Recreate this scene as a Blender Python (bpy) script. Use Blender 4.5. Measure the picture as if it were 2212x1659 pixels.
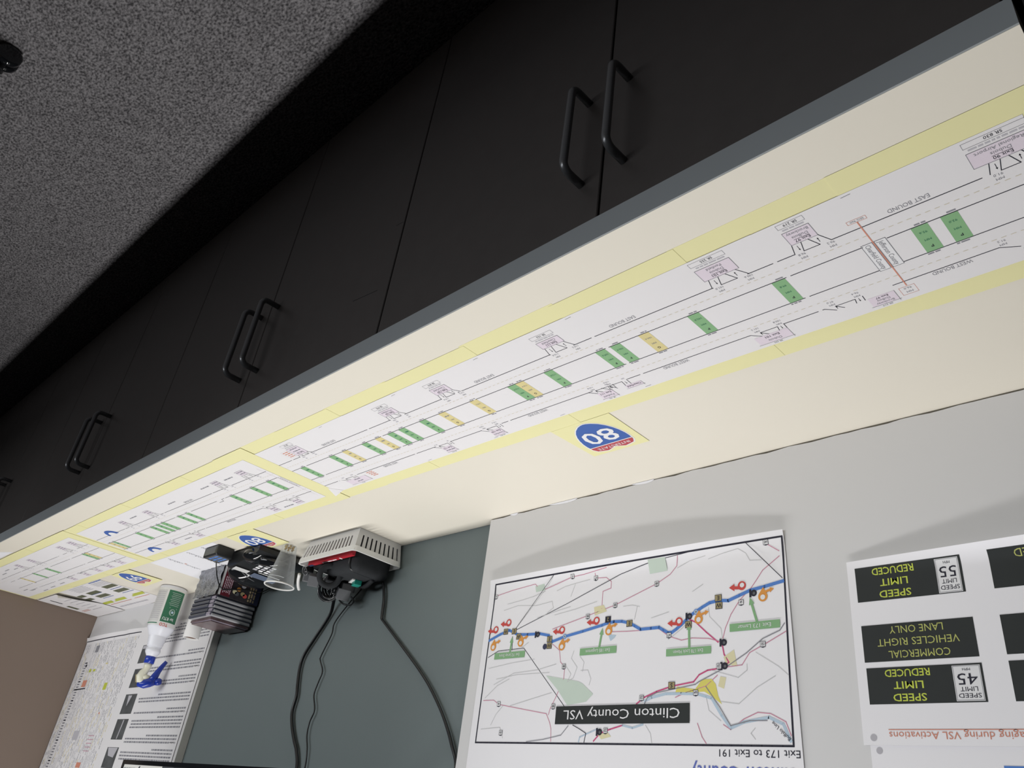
import bpy, bmesh, math, random
from mathutils import Vector, Matrix
random.seed(7)
SC = bpy.context.scene
COL = SC.collection
for o in list(bpy.data.objects): bpy.data.objects.remove(o)
PI = math.pi

# ------------------------------------------------------------------ camera
# the photograph was taken with the camera upside down, so the camera is rolled about 180 degrees
CAM_POS = (-3.53687, -1.12607, 1.54515)
RX = (-0.71468408, 0.68878886, -0.12164117)   # picture right
RY = (0.28135654, 0.44232445, 0.85157946)     # picture down
RZ = (0.64036331, 0.57438575, -0.50991749)    # forward
cam = bpy.data.cameras.new('camera'); camo = bpy.data.objects.new('camera', cam); COL.objects.link(camo)
cam.sensor_width = 36.0; cam.lens = 36.0 * 1713.286 / 2212.0
cam.clip_start = 0.02; cam.clip_end = 60
camo.matrix_world = Matrix(((RX[0], -RY[0], -RZ[0], CAM_POS[0]), (RX[1], -RY[1], -RZ[1], CAM_POS[1]),
                            (RX[2], -RY[2], -RZ[2], CAM_POS[2]), (0, 0, 0, 1)))
SC.camera = camo

# ------------------------------------------------------------------ world, lights, exposure
W = bpy.data.worlds.new('world'); SC.world = W; W.use_nodes = True
bg = W.node_tree.nodes['Background']; bg.inputs[0].default_value = (0.80, 0.88, 1.0, 1); bg.inputs[1].default_value = 0.006
SC.view_settings.view_transform = 'Standard'; SC.view_settings.look = 'None'
SC.view_settings.gamma = 1.0; SC.view_settings.exposure = 0.0; SC.view_settings.use_curve_mapping = False

def area(name, loc, sx, sy, power, color, target):
    l = bpy.data.lights.new(name, 'AREA'); l.shape = 'RECTANGLE'; l.size = sx; l.size_y = sy
    l.energy = power; l.color = color
    o = bpy.data.objects.new(name, l); COL.objects.link(o); o.location = loc
    d = Vector(target) - Vector(loc)
    o.rotation_euler = d.to_track_quat('-Z', 'Y').to_euler()
    return o
# fluorescent ceiling tubes over the counter, running along it
L1 = area('ceiling_tube_lamp', (-1.95, -0.39, 2.66), 2.8, 0.06, 36.5, (1.0, 0.985, 0.965), (-1.95, -0.39, 0))
L1.rotation_euler = (0, 0, 0)
# the rest of the office: lit screens and far ceiling lamps behind the camera, seen from the counter at a low angle
L2 = area('office_lamp', (-0.6, -5.2, 1.30), 5.0, 1.2, 128.0, (0.95, 0.975, 1.0), (-0.9, 0, 1.0))

# ------------------------------------------------------------------ materials
MATS = {}
def lin(c):
    c = c / 255.0
    return c / 12.92 if c <= 0.04045 else ((c + 0.055) / 1.055) ** 2.4
def mat(name, rgb, rough=0.6, spec=0.35, metal=0.0, noise=0.0, nscale=40.0, bump=0.0, bscale=200.0, emit=0.0, srgb=False, coat=0.0):
    if name in MATS: return MATS[name]
    m = bpy.data.materials.new(name); m.use_nodes = True
    nt = m.node_tree; b = nt.nodes['Principled BSDF']
    c = tuple(lin(v) for v in rgb) if srgb else rgb
    b.inputs['Base Color'].default_value = (*c, 1)
    b.inputs['Roughness'].default_value = rough
    b.inputs['Metallic'].default_value = metal
    b.inputs['Specular IOR Level'].default_value = spec
    b.inputs['Coat Weight'].default_value = coat
    if emit:
        b.inputs['Emission Color'].default_value = (*c, 1); b.inputs['Emission Strength'].default_value = emit
    if noise or bump:
        tc = nt.nodes.new('ShaderNodeTexCoord')
    if noise:
        n = nt.nodes.new('ShaderNodeTexNoise'); n.inputs['Scale'].default_value = nscale; n.inputs['Detail'].default_value = 4
        nt.links.new(tc.outputs['Object'], n.inputs['Vector'])
        mx = nt.nodes.new('ShaderNodeMix'); mx.data_type = 'RGBA'
        mx.inputs[6].default_value = (*[v * (1 - noise) for v in c], 1); mx.inputs[7].default_value = (*[min(1, v * (1 + noise)) for v in c], 1)
        nt.links.new(n.outputs['Fac'], mx.inputs[0]); nt.links.new(mx.outputs[2], b.inputs['Base Color'])
    if bump:
        n2 = nt.nodes.new('ShaderNodeTexNoise'); n2.inputs['Scale'].default_value = bscale; n2.inputs['Detail'].default_value = 3
        nt.links.new(tc.outputs['Object'], n2.inputs['Vector'])
        bp = nt.nodes.new('ShaderNodeBump'); bp.inputs['Strength'].default_value = bump; bp.inputs['Distance'].default_value = 0.002
        nt.links.new(n2.outputs['Fac'], bp.inputs['Height']); nt.links.new(bp.outputs['Normal'], b.inputs['Normal'])
    MATS[name] = m
    return m

cream = mat('cream_laminate', (0.80, 0.757, 0.662), 0.45, 0.3, noise=0.012, nscale=3)
edge_m = mat('grey_edge_band', (0.29, 0.315, 0.33), 0.45, 0.4, noise=0.02, nscale=20)
door_m = mat('black_wood_laminate', (0.058, 0.052, 0.050), 0.42, 0.5, noise=0.12, nscale=30, bump=0.05, bscale=300)
dark_m = mat('dark_recess', (0.02, 0.02, 0.022), 0.8, 0.1, noise=0.1)
steel = mat('gunmetal_handle', (0.17, 0.175, 0.185), 0.30, 0.6, metal=0.45, noise=0.05)
wallblue = mat('blue_grey_paint', (0.165, 0.200, 0.205), 0.55, 0.3, noise=0.03, nscale=6, bump=0.08, bscale=400)
brownp = mat('brown_paint', (0.21, 0.162, 0.133), 0.6, 0.25, noise=0.03, nscale=5, bump=0.05, bscale=300)
board_m = mat('white_board_face', (0.70, 0.695, 0.70), 0.5, 0.3, noise=0.01, nscale=3)
boardedge = mat('board_edge', (0.80, 0.78, 0.74), 0.7, 0.2, noise=0.03)
paper = mat('white_paper', (0.80, 0.785, 0.80), 0.7, 0.2, noise=0.012, nscale=8)
paperw = mat('poster_paper', (0.89, 0.88, 0.915), 0.6, 0.25, noise=0.01, nscale=8)
paper2 = mat('bright_paper', (0.84, 0.84, 0.88), 0.7, 0.2, noise=0.01, nscale=8)
yellow = mat('yellow_paper', (0.82, 0.785, 0.44), 0.7, 0.2, noise=0.02, nscale=6)
ink = mat('black_ink', (0.03, 0.03, 0.045), 0.7, 0.2, noise=0.05)
ink2 = mat('grey_ink', (0.27, 0.27, 0.30), 0.7, 0.2, noise=0.05)
ink3 = mat('pale_ink', (0.50, 0.49, 0.53), 0.7, 0.2, noise=0.05)
greeni = mat('green_ink', (0.25, 0.46, 0.24), 0.7, 0.2, noise=0.04)
dgreen = mat('dark_green_ink', (0.05, 0.20, 0.12), 0.7, 0.2, noise=0.04)
amber = mat('amber_ink', (0.71, 0.62, 0.31), 0.7, 0.2, noise=0.04)
dashy = mat('pale_amber_ink', (0.68, 0.61, 0.46), 0.7, 0.2, noise=0.04)
lilac = mat('lilac_ink', (0.76, 0.68, 0.76), 0.7, 0.2, noise=0.03)
redi = mat('red_ink', (0.62, 0.09, 0.08), 0.7, 0.2, noise=0.04)
redl = mat('orange_red_ink', (0.66, 0.27, 0.19), 0.7, 0.2, noise=0.04)
blue = mat('blue_ink', (0.055, 0.13, 0.42), 0.6, 0.3, noise=0.03)
blue2 = mat('route_blue_ink', (0.09, 0.23, 0.62), 0.6, 0.3, noise=0.03)
shred = mat('shield_red', (0.48, 0.07, 0.085), 0.6, 0.3, noise=0.03)
pwhite = mat('print_white', (0.82, 0.82, 0.84), 0.7, 0.2, noise=0.01)
pink = mat('pink_ink', (0.62, 0.26, 0.36), 0.7, 0.2, noise=0.03)
pink2m = mat('deep_pink_ink', (0.62, 0.10, 0.24), 0.7, 0.2, noise=0.03)
lgrey = mat('thin_grey_ink', (0.56, 0.56, 0.57), 0.7, 0.2, noise=0.03)
river = mat('river_blue_ink', (0.50, 0.62, 0.74), 0.7, 0.2, noise=0.03)
mapgreen = mat('map_green_ink', (0.60, 0.70, 0.62), 0.7, 0.2, noise=0.03)
mapyel = mat('map_yellow_ink', (0.75, 0.68, 0.17), 0.7, 0.2, noise=0.03)
mapyel2 = mat('map_pale_yellow_ink', (0.76, 0.71, 0.46), 0.7, 0.2, noise=0.03)
orangei = mat('orange_ink', (0.75, 0.33, 0.08), 0.7, 0.2, noise=0.03)
tan = mat('tan_ink', (0.36, 0.30, 0.16), 0.7, 0.2, noise=0.03)
signblk = mat('sign_black_print', (0.022, 0.026, 0.026), 0.6, 0.3, noise=0.1)
ledy = mat('led_yellow_print', (0.58, 0.66, 0.10), 0.7, 0.2, noise=0.04)
ledp = mat('pale_led_print', (0.50, 0.52, 0.16), 0.7, 0.2, noise=0.04)
photo_m = mat('photo_print', (0.09, 0.095, 0.10), 0.6, 0.3, noise=0.8, nscale=25)
photog = mat('dark_green_photo_print', (0.12, 0.13, 0.08), 0.6, 0.3, noise=0.7, nscale=60)
hl = mat('yellow_green_highlight', (0.52, 0.57, 0.08), 0.7, 0.2, noise=0.1, nscale=60)
blk = mat('black_plastic', (0.014, 0.015, 0.017), 0.35, 0.45, noise=0.1)
blkg = mat('glossy_black_plastic', (0.010, 0.011, 0.013), 0.10, 0.5, noise=0.1)
blkm = mat('matt_black_fabric', (0.022, 0.024, 0.027), 0.75, 0.2, noise=0.2, nscale=80, bump=0.2, bscale=600)
grey_p = mat('dark_grey_plastic', (0.11, 0.115, 0.125), 0.5, 0.35, noise=0.06)
whitep = mat('white_plastic', (0.74, 0.74, 0.73), 0.35, 0.4, noise=0.01)
greyw = mat('grey_white_plastic', (0.62, 0.62, 0.62), 0.45, 0.35, noise=0.01)
bottle_m = mat('milky_bottle_plastic', (0.76, 0.77, 0.83), 0.35, 0.45, noise=0.01)
bluep = mat('blue_plastic', (0.018, 0.045, 0.36), 0.25, 0.5, noise=0.03)
creamp = mat('ivory_plastic', (0.74, 0.73, 0.60), 0.35, 0.4, noise=0.02)
greenl = mat('green_label', (0.035, 0.155, 0.085), 0.45, 0.4, noise=0.04)
tealm = mat('teal_plastic', (0.01, 0.22, 0.17), 0.45, 0.4, noise=0.05)
foil = mat('shrink_wrap', (0.27, 0.28, 0.31), 0.20, 0.5, metal=0.7, noise=0.8, nscale=110, bump=0.8, bscale=220)
coverm = mat('box_cover_print', (0.035, 0.030, 0.035), 0.3, 0.4, noise=0.5, nscale=60)
coverr = mat('box_cover_red', (0.13, 0.018, 0.03), 0.3, 0.4, noise=0.4, nscale=70)
casem = mat('case_side_grey', (0.36, 0.36, 0.38), 0.3, 0.4, noise=0.05)
cased = mat('case_spine_navy', (0.045, 0.05, 0.075), 0.3, 0.4, noise=0.1)
casel = mat('case_spine_mauve', (0.30, 0.27, 0.33), 0.4, 0.3, noise=0.1)
maga = mat('booklet_cover', (0.10, 0.065, 0.07), 0.3, 0.4, noise=0.95, nscale=45)
cardb = mat('brown_card', (0.30, 0.17, 0.12), 0.8, 0.1, noise=0.1)
tubem = mat('white_card_tube', (0.72, 0.71, 0.70), 0.6, 0.2, noise=0.01)
brass = mat('brass_pin', (0.55, 0.36, 0.12), 0.3, 0.5, metal=0.8, noise=0.1)
redbook = mat('red_cover', (0.45, 0.02, 0.035), 0.35, 0.4, noise=0.06)
navym = mat('navy_print', (0.03, 0.035, 0.09), 0.4, 0.4, noise=0.05)
scr_on = mat('screen_lit_page', (0.62, 0.61, 0.58), 0.3, 0.3, emit=0.35, noise=0.01)
scr_off = mat('screen_dark', (0.05, 0.055, 0.06), 0.25, 0.4, emit=0.05, noise=0.05)

def carpet_mat():
    m = bpy.data.materials.new('charcoal_carpet'); m.use_nodes = True; nt = m.node_tree; b = nt.nodes['Principled BSDF']
    b.inputs['Roughness'].default_value = 0.95; b.inputs['Specular IOR Level'].default_value = 0.05
    tc = nt.nodes.new('ShaderNodeTexCoord')
    n1 = nt.nodes.new('ShaderNodeTexNoise'); n1.inputs['Scale'].default_value = 125; n1.inputs['Detail'].default_value = 3
    n2 = nt.nodes.new('ShaderNodeTexNoise'); n2.inputs['Scale'].default_value = 9; n2.inputs['Detail'].default_value = 2
    mp = nt.nodes.new('ShaderNodeMapping'); mp.inputs['Scale'].default_value = (1, 1.6, 1); mp.inputs['Rotation'].default_value = (0, 0, 0.5)
    nt.links.new(tc.outputs['Object'], mp.inputs[0]); nt.links.new(mp.outputs[0], n1.inputs['Vector']); nt.links.new(tc.outputs['Object'], n2.inputs['Vector'])
    r = nt.nodes.new('ShaderNodeValToRGB'); r.color_ramp.elements[0].position = 0.33; r.color_ramp.elements[1].position = 0.68
    r.color_ramp.elements[0].color = (0.075, 0.072, 0.077, 1); r.color_ramp.elements[1].color = (0.39, 0.377, 0.392, 1)
    nt.links.new(n1.outputs['Fac'], r.inputs[0])
    mx = nt.nodes.new('ShaderNodeMix'); mx.data_type = 'RGBA'; mx.blend_type = 'MULTIPLY'; mx.inputs[0].default_value = 0.25
    nt.links.new(r.outputs[0], mx.inputs[6]); nt.links.new(n2.outputs['Fac'], mx.inputs[7]); nt.links.new(mx.outputs[2], b.inputs['Base Color'])
    bp = nt.nodes.new('ShaderNodeBump'); bp.inputs['Strength'].default_value = 0.6; bp.inputs['Distance'].default_value = 0.006
    nt.links.new(n1.outputs['Fac'], bp.inputs['Height']); nt.links.new(bp.outputs['Normal'], b.inputs['Normal'])
    return m
def clear_mat():
    m = bpy.data.materials.new('clear_plastic'); m.use_nodes = True; nt = m.node_tree; b = nt.nodes['Principled BSDF']
    b.inputs['Base Color'].default_value = (0.8, 0.82, 0.84, 1); b.inputs['Roughness'].default_value = 0.12; b.inputs['Specular IOR Level'].default_value = 0.6
    t = nt.nodes.new('ShaderNodeBsdfTransparent'); t.inputs[0].default_value = (0.93, 0.95, 0.96, 1)
    lw = nt.nodes.new('ShaderNodeLayerWeight'); lw.inputs[0].default_value = 0.35
    mr = nt.nodes.new('ShaderNodeMapRange'); mr.inputs[3].default_value = 0.10; mr.inputs[4].default_value = 0.55
    mix = nt.nodes.new('ShaderNodeMixShader')
    nt.links.new(lw.outputs['Facing'], mr.inputs[0]); nt.links.new(mr.outputs[0], mix.inputs[0])
    nt.links.new(t.outputs[0], mix.inputs[1]); nt.links.new(b.outputs[0], mix.inputs[2])
    nt.links.new(mix.outputs[0], nt.nodes['Material Output'].inputs[0])
    return m
carpet = carpet_mat(); clear = clear_mat()

# ------------------------------------------------------------------ mesh helpers
_TX = {}
def text_geo(s, bold=False):
    k = (s, bold)
    if k in _TX: return _TX[k]
    cu = bpy.data.curves.new('t', 'FONT'); cu.body = s; cu.size = 1.0; cu.resolution_u = 2; cu.fill_mode = 'FRONT'
    if bold: cu.offset = 0.011
    ob = bpy.data.objects.new('t', cu); COL.objects.link(ob)
    dg = bpy.context.evaluated_depsgraph_get(); me = ob.evaluated_get(dg).to_mesh()
    vs = [(v.co.x, v.co.y) for v in me.vertices]; fs = [tuple(p.vertices) for p in me.polygons]
    ob.evaluated_get(dg).to_mesh_clear(); bpy.data.objects.remove(ob); bpy.data.curves.remove(cu)
    x0 = min([v[0] for v in vs], default=0); x1 = max([v[0] for v in vs], default=0)
    _TX[k] = (vs, fs, x0, x1)
    return _TX[k]

class MB:
    """collects shapes (several materials) and links them as ONE mesh object"""
    def __init__(s, xf=None, smooth=False):
        s.v = []; s.f = []; s.mi = []; s.mats = []; s.sm = []
        s.xf = xf or (lambda u, v, h: (u, v, h)); s.smooth = smooth; s.sub = None
    def m(s, mt):
        if mt not in s.mats: s.mats.append(mt)
        return s.mats.index(mt)
    def add(s, vs, fs, mt, smooth=None):
        b = len(s.v); s.v += [tuple(p) for p in vs]; k = s.m(mt)
        for f in fs:
            s.f.append(tuple(b + i for i in f)); s.mi.append(k); s.sm.append(s.smooth if smooth is None else smooth)
    # -- flat print, in sheet coordinates (u, v, height)
    def poly(s, pts, mt, h=0.0):
        s.add([s.xf(u, v, h) for u, v in pts], [tuple(range(len(pts)))], mt, False)
    def rect(s, u0, v0, u1, v1, mt, h=0.0):
        if s.sub: s.grid(u0, v0, u1, v1, max(1, int(abs(u1 - u0) / s.sub)), max(1, int(abs(v1 - v0) / s.sub)), mt, h)
        else: s.poly([(u0, v0), (u1, v0), (u1, v1), (u0, v1)], mt, h)
    def grid(s, u0, v0, u1, v1, nu, nv, mt, h=0.0):
        vs = [s.xf(u0 + (u1 - u0) * i / nu, v0 + (v1 - v0) * j / nv, h) for j in range(nv + 1) for i in range(nu + 1)]
        s.add(vs, [(j * (nu + 1) + i, j * (nu + 1) + i + 1, (j + 1) * (nu + 1) + i + 1, (j + 1) * (nu + 1) + i) for j in range(nv) for i in range(nu)], mt, True)
    def line(s, pts, w, mt, h=0.0, close=False, dash=None):
        pts = list(pts) + ([pts[0]] if close else [])
        for (a, b), (c, d) in zip(pts[:-1], pts[1:]):
            L = math.hypot(c - a, d - b)
            if L < 1e-7: continue
            ux, uy = (c - a) / L, (d - b) / L
            segs = [(0, L)]
            if dash:
                segs = []; t = 0
                while t < L: segs.append((t, min(L, t + dash[0]))); t += dash[0] + dash[1]
            for t0, t1 in segs:
                e = 0 if dash else w * 0.35
                p0 = (a + ux * (t0 - e), b + uy * (t0 - e)); p1 = (a + ux * (t1 + e), b + uy * (t1 + e))
                nx, ny = -uy * w / 2, ux * w / 2
                s.poly([(p0[0] - nx, p0[1] - ny), (p1[0] - nx, p1[1] - ny), (p1[0] + nx, p1[1] + ny), (p0[0] + nx, p0[1] + ny)], mt, h)
    def box2(s, u0, v0, u1, v1, w, mt, h=0.0): s.line([(u0, v0), (u1, v0), (u1, v1), (u0, v1)], w, mt, h, close=True)
    def disc(s, c, r, mt, h=0.0, n=20, r2=None):
        s.poly([(c[0] + r * math.cos(2 * PI * i / n), c[1] + (r2 or r) * math.sin(2 * PI * i / n)) for i in range(n)], mt, h)
    def text(s, t, u, v, cap, mt, h=0.0, al='c', ang=0.0, bold=False, sx=1.0, width=None):
        vs, fs, x0, x1 = text_geo(t, bold); k = cap / 0.70
        kx = (width / (x1 - x0)) if width else k * sx
        off = {'c': (x0 + x1) / 2, 'l': x0, 'r': x1}[al]
        ca, sa = math.cos(ang), math.sin(ang); out = []
        for a, b in vs:
            p, q = (a - off) * kx, b * k
            out.append(s.xf(u + p * ca - q * sa, v + p * sa + q * ca, h))
        s.add(out, fs, mt, False)
    def words(s, u0, u1, v, hh, mt, h=0.0, vert=False):      # blurred, unreadable line of small print
        u = u0
        while u < u1 - hh:
            w = hh * random.uniform(1.2, 4.5); e = min(u + w, u1)
            if vert: s.rect(v, u, v + hh, e, mt, h)
            else: s.rect(u, v, e, v + hh, mt, h)
            u = e + hh * 0.6
    # -- solids
    def box(s, a, b, mt):
        (x0, y0, z0), (x1, y1, z1) = a, b
        s.add([(x0, y0, z0), (x1, y0, z0), (x1, y1, z0), (x0, y1, z0), (x0, y0, z1), (x1, y0, z1), (x1, y1, z1), (x0, y1, z1)],
              [(0, 3, 2, 1), (4, 5, 6, 7), (0, 1, 5, 4), (1, 2, 6, 5), (2, 3, 7, 6), (3, 0, 4, 7)], mt, False)
    def rbox(s, c, size, mt, rz=0.0, bev=0.004, ry=0.0, rx=0.0, seg=2):
        bm = bmesh.new(); bmesh.ops.create_cube(bm, size=1.0)
        for v in bm.verts: v.co = Vector((v.co.x * size[0], v.co.y * size[1], v.co.z * size[2]))
        if bev: bmesh.ops.bevel(bm, geom=bm.edges[:], offset=bev, segments=seg, affect='EDGES', profile=0.5)
        M = Matrix.Translation(c) @ Matrix.Rotation(rz, 4, 'Z') @ Matrix.Rotation(ry, 4, 'Y') @ Matrix.Rotation(rx, 4, 'X')
        bm.transform(M); bm.verts.index_update()
        s.add([v.co[:] for v in bm.verts], [tuple(v.index for v in f.verts) for f in bm.faces], mt, seg > 2); bm.free()
    def lathe(s, prof, c, mt, n=36, axis=(0, 0, 1), cap=True, mats=None):
        A = Vector(axis).normalized(); U = A.orthogonal().normalized(); V = A.cross(U); C = Vector(c); vs = []
        for r, z in prof:
            for i in range(n):
                t = 2 * PI * i / n; vs.append((C + A * z + U * (r * math.cos(t)) + V * (r * math.sin(t)))[:])
        fs = []
        for j in range(len(prof) - 1):
            for i in range(n): fs.append((j * n + i, j * n + (i + 1) % n, (j + 1) * n + (i + 1) % n, (j + 1) * n + i))
        s.add(vs, fs, mt, True)
        if cap:
            s.add(vs[:n], [tuple(range(n - 1, -1, -1))], mt, False); s.add(vs[-n:], [tuple(range(n))], mt, False)
    def tube(s, pts, r, mt, n=10, close=False):
        P = [Vector(p) for p in pts]; N = len(P); rings = []; up = None
        for i in range(N):
            a = P[(i - 1) % N] if (close or i > 0) else P[i]; b = P[(i + 1) % N] if (close or i < N - 1) else P[i]
            t = (b - a).normalized()
            if up is None: up = t.orthogonal().normalized()
            up = (up - t * up.dot(t)).normalized(); w = t.cross(up)
            rr = r[i] if isinstance(r, (list, tuple)) else r
            rings.append([(P[i] + up * (rr * math.cos(2 * PI * k / n)) + w * (rr * math.sin(2 * PI * k / n)))[:] for k in range(n)])
        vs = [p for q in rings for p in q]; fs = []
        for i in range(N if close else N - 1):
            j = (i + 1) % N
            for k in range(n): fs.append((i * n + k, i * n + (k + 1) % n, j * n + (k + 1) % n, j * n + k))
        if not close: fs += [tuple(range(n - 1, -1, -1)), tuple((N - 1) * n + k for k in range(n))]
        s.add(vs, fs, mt, True)
    def ellipsoid(s, c, r, mt, rz=0.0, nu=28, nv=16, zmin=-1.0):
        prof = []
        for j in range(nv + 1):
            t = -PI / 2 + PI * j / nv; prof.append((max(1e-4, math.cos(t)), max(zmin, math.sin(t))))
        vs = []; ca, sa = math.cos(rz), math.sin(rz)
        for q, z in prof:
            for i in range(nu):
                x, y = q * math.cos(2 * PI * i / nu) * r[0], q * math.sin(2 * PI * i / nu) * r[1]
                vs.append((c[0] + x * ca - y * sa, c[1] + x * sa + y * ca, c[2] + z * r[2]))
        fs = [(j * nu + i, j * nu + (i + 1) % nu, (j + 1) * nu + (i + 1) % nu, (j + 1) * nu + i) for j in range(nv) for i in range(nu)]
        s.add(vs, fs, mt, True)
    def build(s, name, parent=None):
        me = bpy.data.meshes.new(name); org = (0, 0, 0)
        o = bpy.data.objects.new(name, me); COL.objects.link(o)
        if parent is not None:
            o.parent = parent; q = parent
            while q is not None:
                org = (org[0] + q.location.x, org[1] + q.location.y, org[2] + q.location.z); q = q.parent
        else:
            org = (sum(p[0] for p in s.v) / len(s.v), sum(p[1] for p in s.v) / len(s.v), min(p[2] for p in s.v)); o.location = org
        me.from_pydata([(p[0] - org[0], p[1] - org[1], p[2] - org[2]) for p in s.v], [], s.f)
        for mt in s.mats: me.materials.append(mt)
        me.polygons.foreach_set('material_index', s.mi); me.polygons.foreach_set('use_smooth', s.sm); me.update()
        return o

def tag(o, label=None, cat=None, group=None, kind=None):
    if label: o['label'] = label
    if cat: o['category'] = cat
    if group: o['group'] = group
    if kind: o['kind'] = kind
    return o
def thing(name, label, cat, loc, group=None):
    o = bpy.data.objects.new(name, None); COL.objects.link(o); o.location = loc; o.empty_display_size = 0.05
    return tag(o, label, cat, group)
def copy_tree(o, parent=None):
    c = o.copy(); COL.objects.link(c)
    if parent is not None: c.parent = parent
    for ch in [q for q in o.children]: copy_tree(ch, c)
    return c
def crom(pts, n=8):                                          # smooth curve through the points
    P = [Vector(p) for p in pts]; out = []
    for i in range(len(P) - 1):
        a, b, c, d = P[max(0, i - 1)], P[i], P[i + 1], P[min(len(P) - 1, i + 2)]
        for k in range(n):
            t = k / n
            out.append((0.5 * ((2 * b) + (c - a) * t + (2 * a - 5 * b + 4 * c - d) * t * t + (3 * b - a - 3 * c + d) * t ** 3))[:])
    return out + [P[-1][:]]

# ------------------------------------------------------------------ the setting
ZT = 0.914        # counter top
DEP = 0.60        # counter depth
YD = -0.5743      # front of the cabinet doors
XE = -0.022       # right-hand wall
BT = 0.0230       # thickness of the white boards
b = MB(); b.box((-5.2, -6.5, -0.05), (2.2, 0.1, 0.0), carpet); tag(b.build('floor'), kind='structure')
b = MB(); b.box((-5.2, 0.0, 0.0), (2.2, 0.1, 2.75), wallblue); tag(b.build('wall_back'), kind='structure')
XF = 1.05        # the counter and the cabinets run on past the brown partition
b = MB(); b.box((XE, -0.598, 0.9142), (XE + 0.06, -0.0005, 2.75), brownp); tag(b.build('wall_right'), kind='structure')

b = MB(); b.box((-5.0, -2.40, 0.0), (2.0, -2.32, 0.92), brownp); tag(b.build('shade_blocker'), kind='structure')   # unseen half-height slab, added to shade the lower doors and carpet

# ------------------------------------------------------------------ counter
X0 = -3.501
ct = thing('countertop', 'long cream laminate countertop with a grey front edge running along the back wall', 'countertop', (-1.76, -0.3, ZT - 0.036))
b = MB()
b.box((X0, -DEP + 0.002, ZT - 0.034), (XF, -0.001, ZT), cream)
b.build('top_slab', ct)
b = MB(); b.box((X0, -DEP, ZT - 0.0357), (XF, -DEP + 0.002, ZT - 0.0005), edge_m)
tag(b.build('edge_band', ct), 'grey front edge band of the counter')

# ------------------------------------------------------------------ base cabinets
def xwall(y0, curl=None):
    if curl is None: return lambda u, v, h: (u, y0 - h, v)
    return lambda u, v, h: (u, y0 - h - curl(u, v), v)
def handle(b, x):
    z0, z1, r = 0.612, 0.772, 0.0058
    pts = [(x, YD + 0.002, z0), (x, YD - 0.024, z0)]
    for k in range(1, 6):
        t = k / 5 * PI / 2; pts.append((x, YD - 0.024 - 0.014 * math.sin(t), z0 + 0.014 * (1 - math.cos(t))))
    for k in range(0, 6):
        t = k / 5 * PI / 2; pts.append((x, YD - 0.024 - 0.014 * math.cos(t), z1 - 0.014 + 0.014 * math.sin(t)))
    pts.append((x, YD + 0.002, z1))
    b.tube(pts, r, steel, 12)
def cabinet(xa, xb, xm, label):
    t = thing('base_cabinet', label, 'cabinet', ((xa + xb) / 2, -0.3, 0.0), 'dark base cabinets under the counter')
    b = MB(); b.box((xa, YD + 0.021, 0.0805), (xb, -0.004, ZT - 0.036), dark_m); b.build('body', t)
    b = MB(); b.box((xa, -0.50, 0.0005), (xb, -0.484, 0.08), dark_m); b.build('toe_kick', t)
    for a, c, hx in ((xa, xm, xm - 0.036), (xm, xb, xm + 0.034)):
        if c - a < 0.12: continue
        b = MB(); g = 0.0018
        b.rbox(((a + c) / 2, YD + 0.0095, (0.0798 + ZT - 0.041) / 2), (c - a - 2 * g, 0.019, ZT - 0.041 - 0.0798), door_m, bev=0.0012, seg=1)
        if abs(c + 2.1206) < 0.01: b.xf = xwall(YD - 0.0001); b.line([(-2.545, 0.742), (-2.47, 0.733)], 0.0012, dark_m); b.line([(-2.572, 0.60), (-2.552, 0.598)], 0.0010, dark_m)
        d = b.build('door', t)
        b = MB(); handle(b, hx); tag(b.build('handle', d), 'gunmetal bow handle')
    return t
cabinet(-3.494, -2.5776, -3.0361, 'black base cabinet at the open counter end, with the largest handles in view')
cabinet(-2.5776, -1.6611, -2.1206, 'black base cabinet second from the open counter end, next to the largest one')
cabinet(-1.6611, -0.7560, -1.2124, 'black base cabinet third from the open counter end')
cabinet(-0.7560, 0.1480, -0.3035, 'black base cabinet fourth from the open counter end, under the brown wall')
cabinet(0.1480, 1.0480, 0.6080, 'black base cabinet farthest from the open counter end, past the brown wall')
# tall cabinet past the open end of the counter
t = thing('tall_cabinet', 'tall dark cabinet just past the open end of the counter', 'cabinet', (-3.95, -0.31, 0))
b = MB(); b.box((-4.4, -0.60, 0.0005), (-3.5075, -0.002, 2.1), dark_m); b.build('body', t)
b = MB(); b.rbox((-3.955, -0.611, 1.07), (0.885, 0.02, 2.05), door_m, bev=0.0015, seg=1); b.build('door', t)

# ------------------------------------------------------------------ white boards on the wall
lb = thing('white_board', 'large blank white board standing on the counter behind the map and the speed limit sheet', 'board', (-3.2, -0.011, ZT))
b = MB()
n = 60; xa, xb = -3.4985, -2.302
rag = [(xa + (xb - xa) * i / n, ZT + 0.0022 + 0.0012 * math.sin(i * 1.7) * math.sin(i * 0.31) + random.uniform(0, 0.0007)) for i in range(n + 1)]
for i in range(n):
    (u0, v0), (u1, v1) = rag[i], rag[i + 1]
    b.add([(u0, -BT, v0), (u1, -BT, v1), (u1, -BT, 2.2), (u0, -BT, 2.2), (u0, -0.001, v0), (u1, -0.001, v1), (u1, -0.001, 2.2), (u0, -0.001, 2.2)],
          [(0, 1, 2, 3), (0, 4, 5, 1), (3, 2, 6, 7)] + ([(1, 5, 6, 2)] if i == n - 1 else []) + ([(0, 3, 7, 4)] if i == 0 else []), board_m, False)
b.build('panel', lb)
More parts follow.
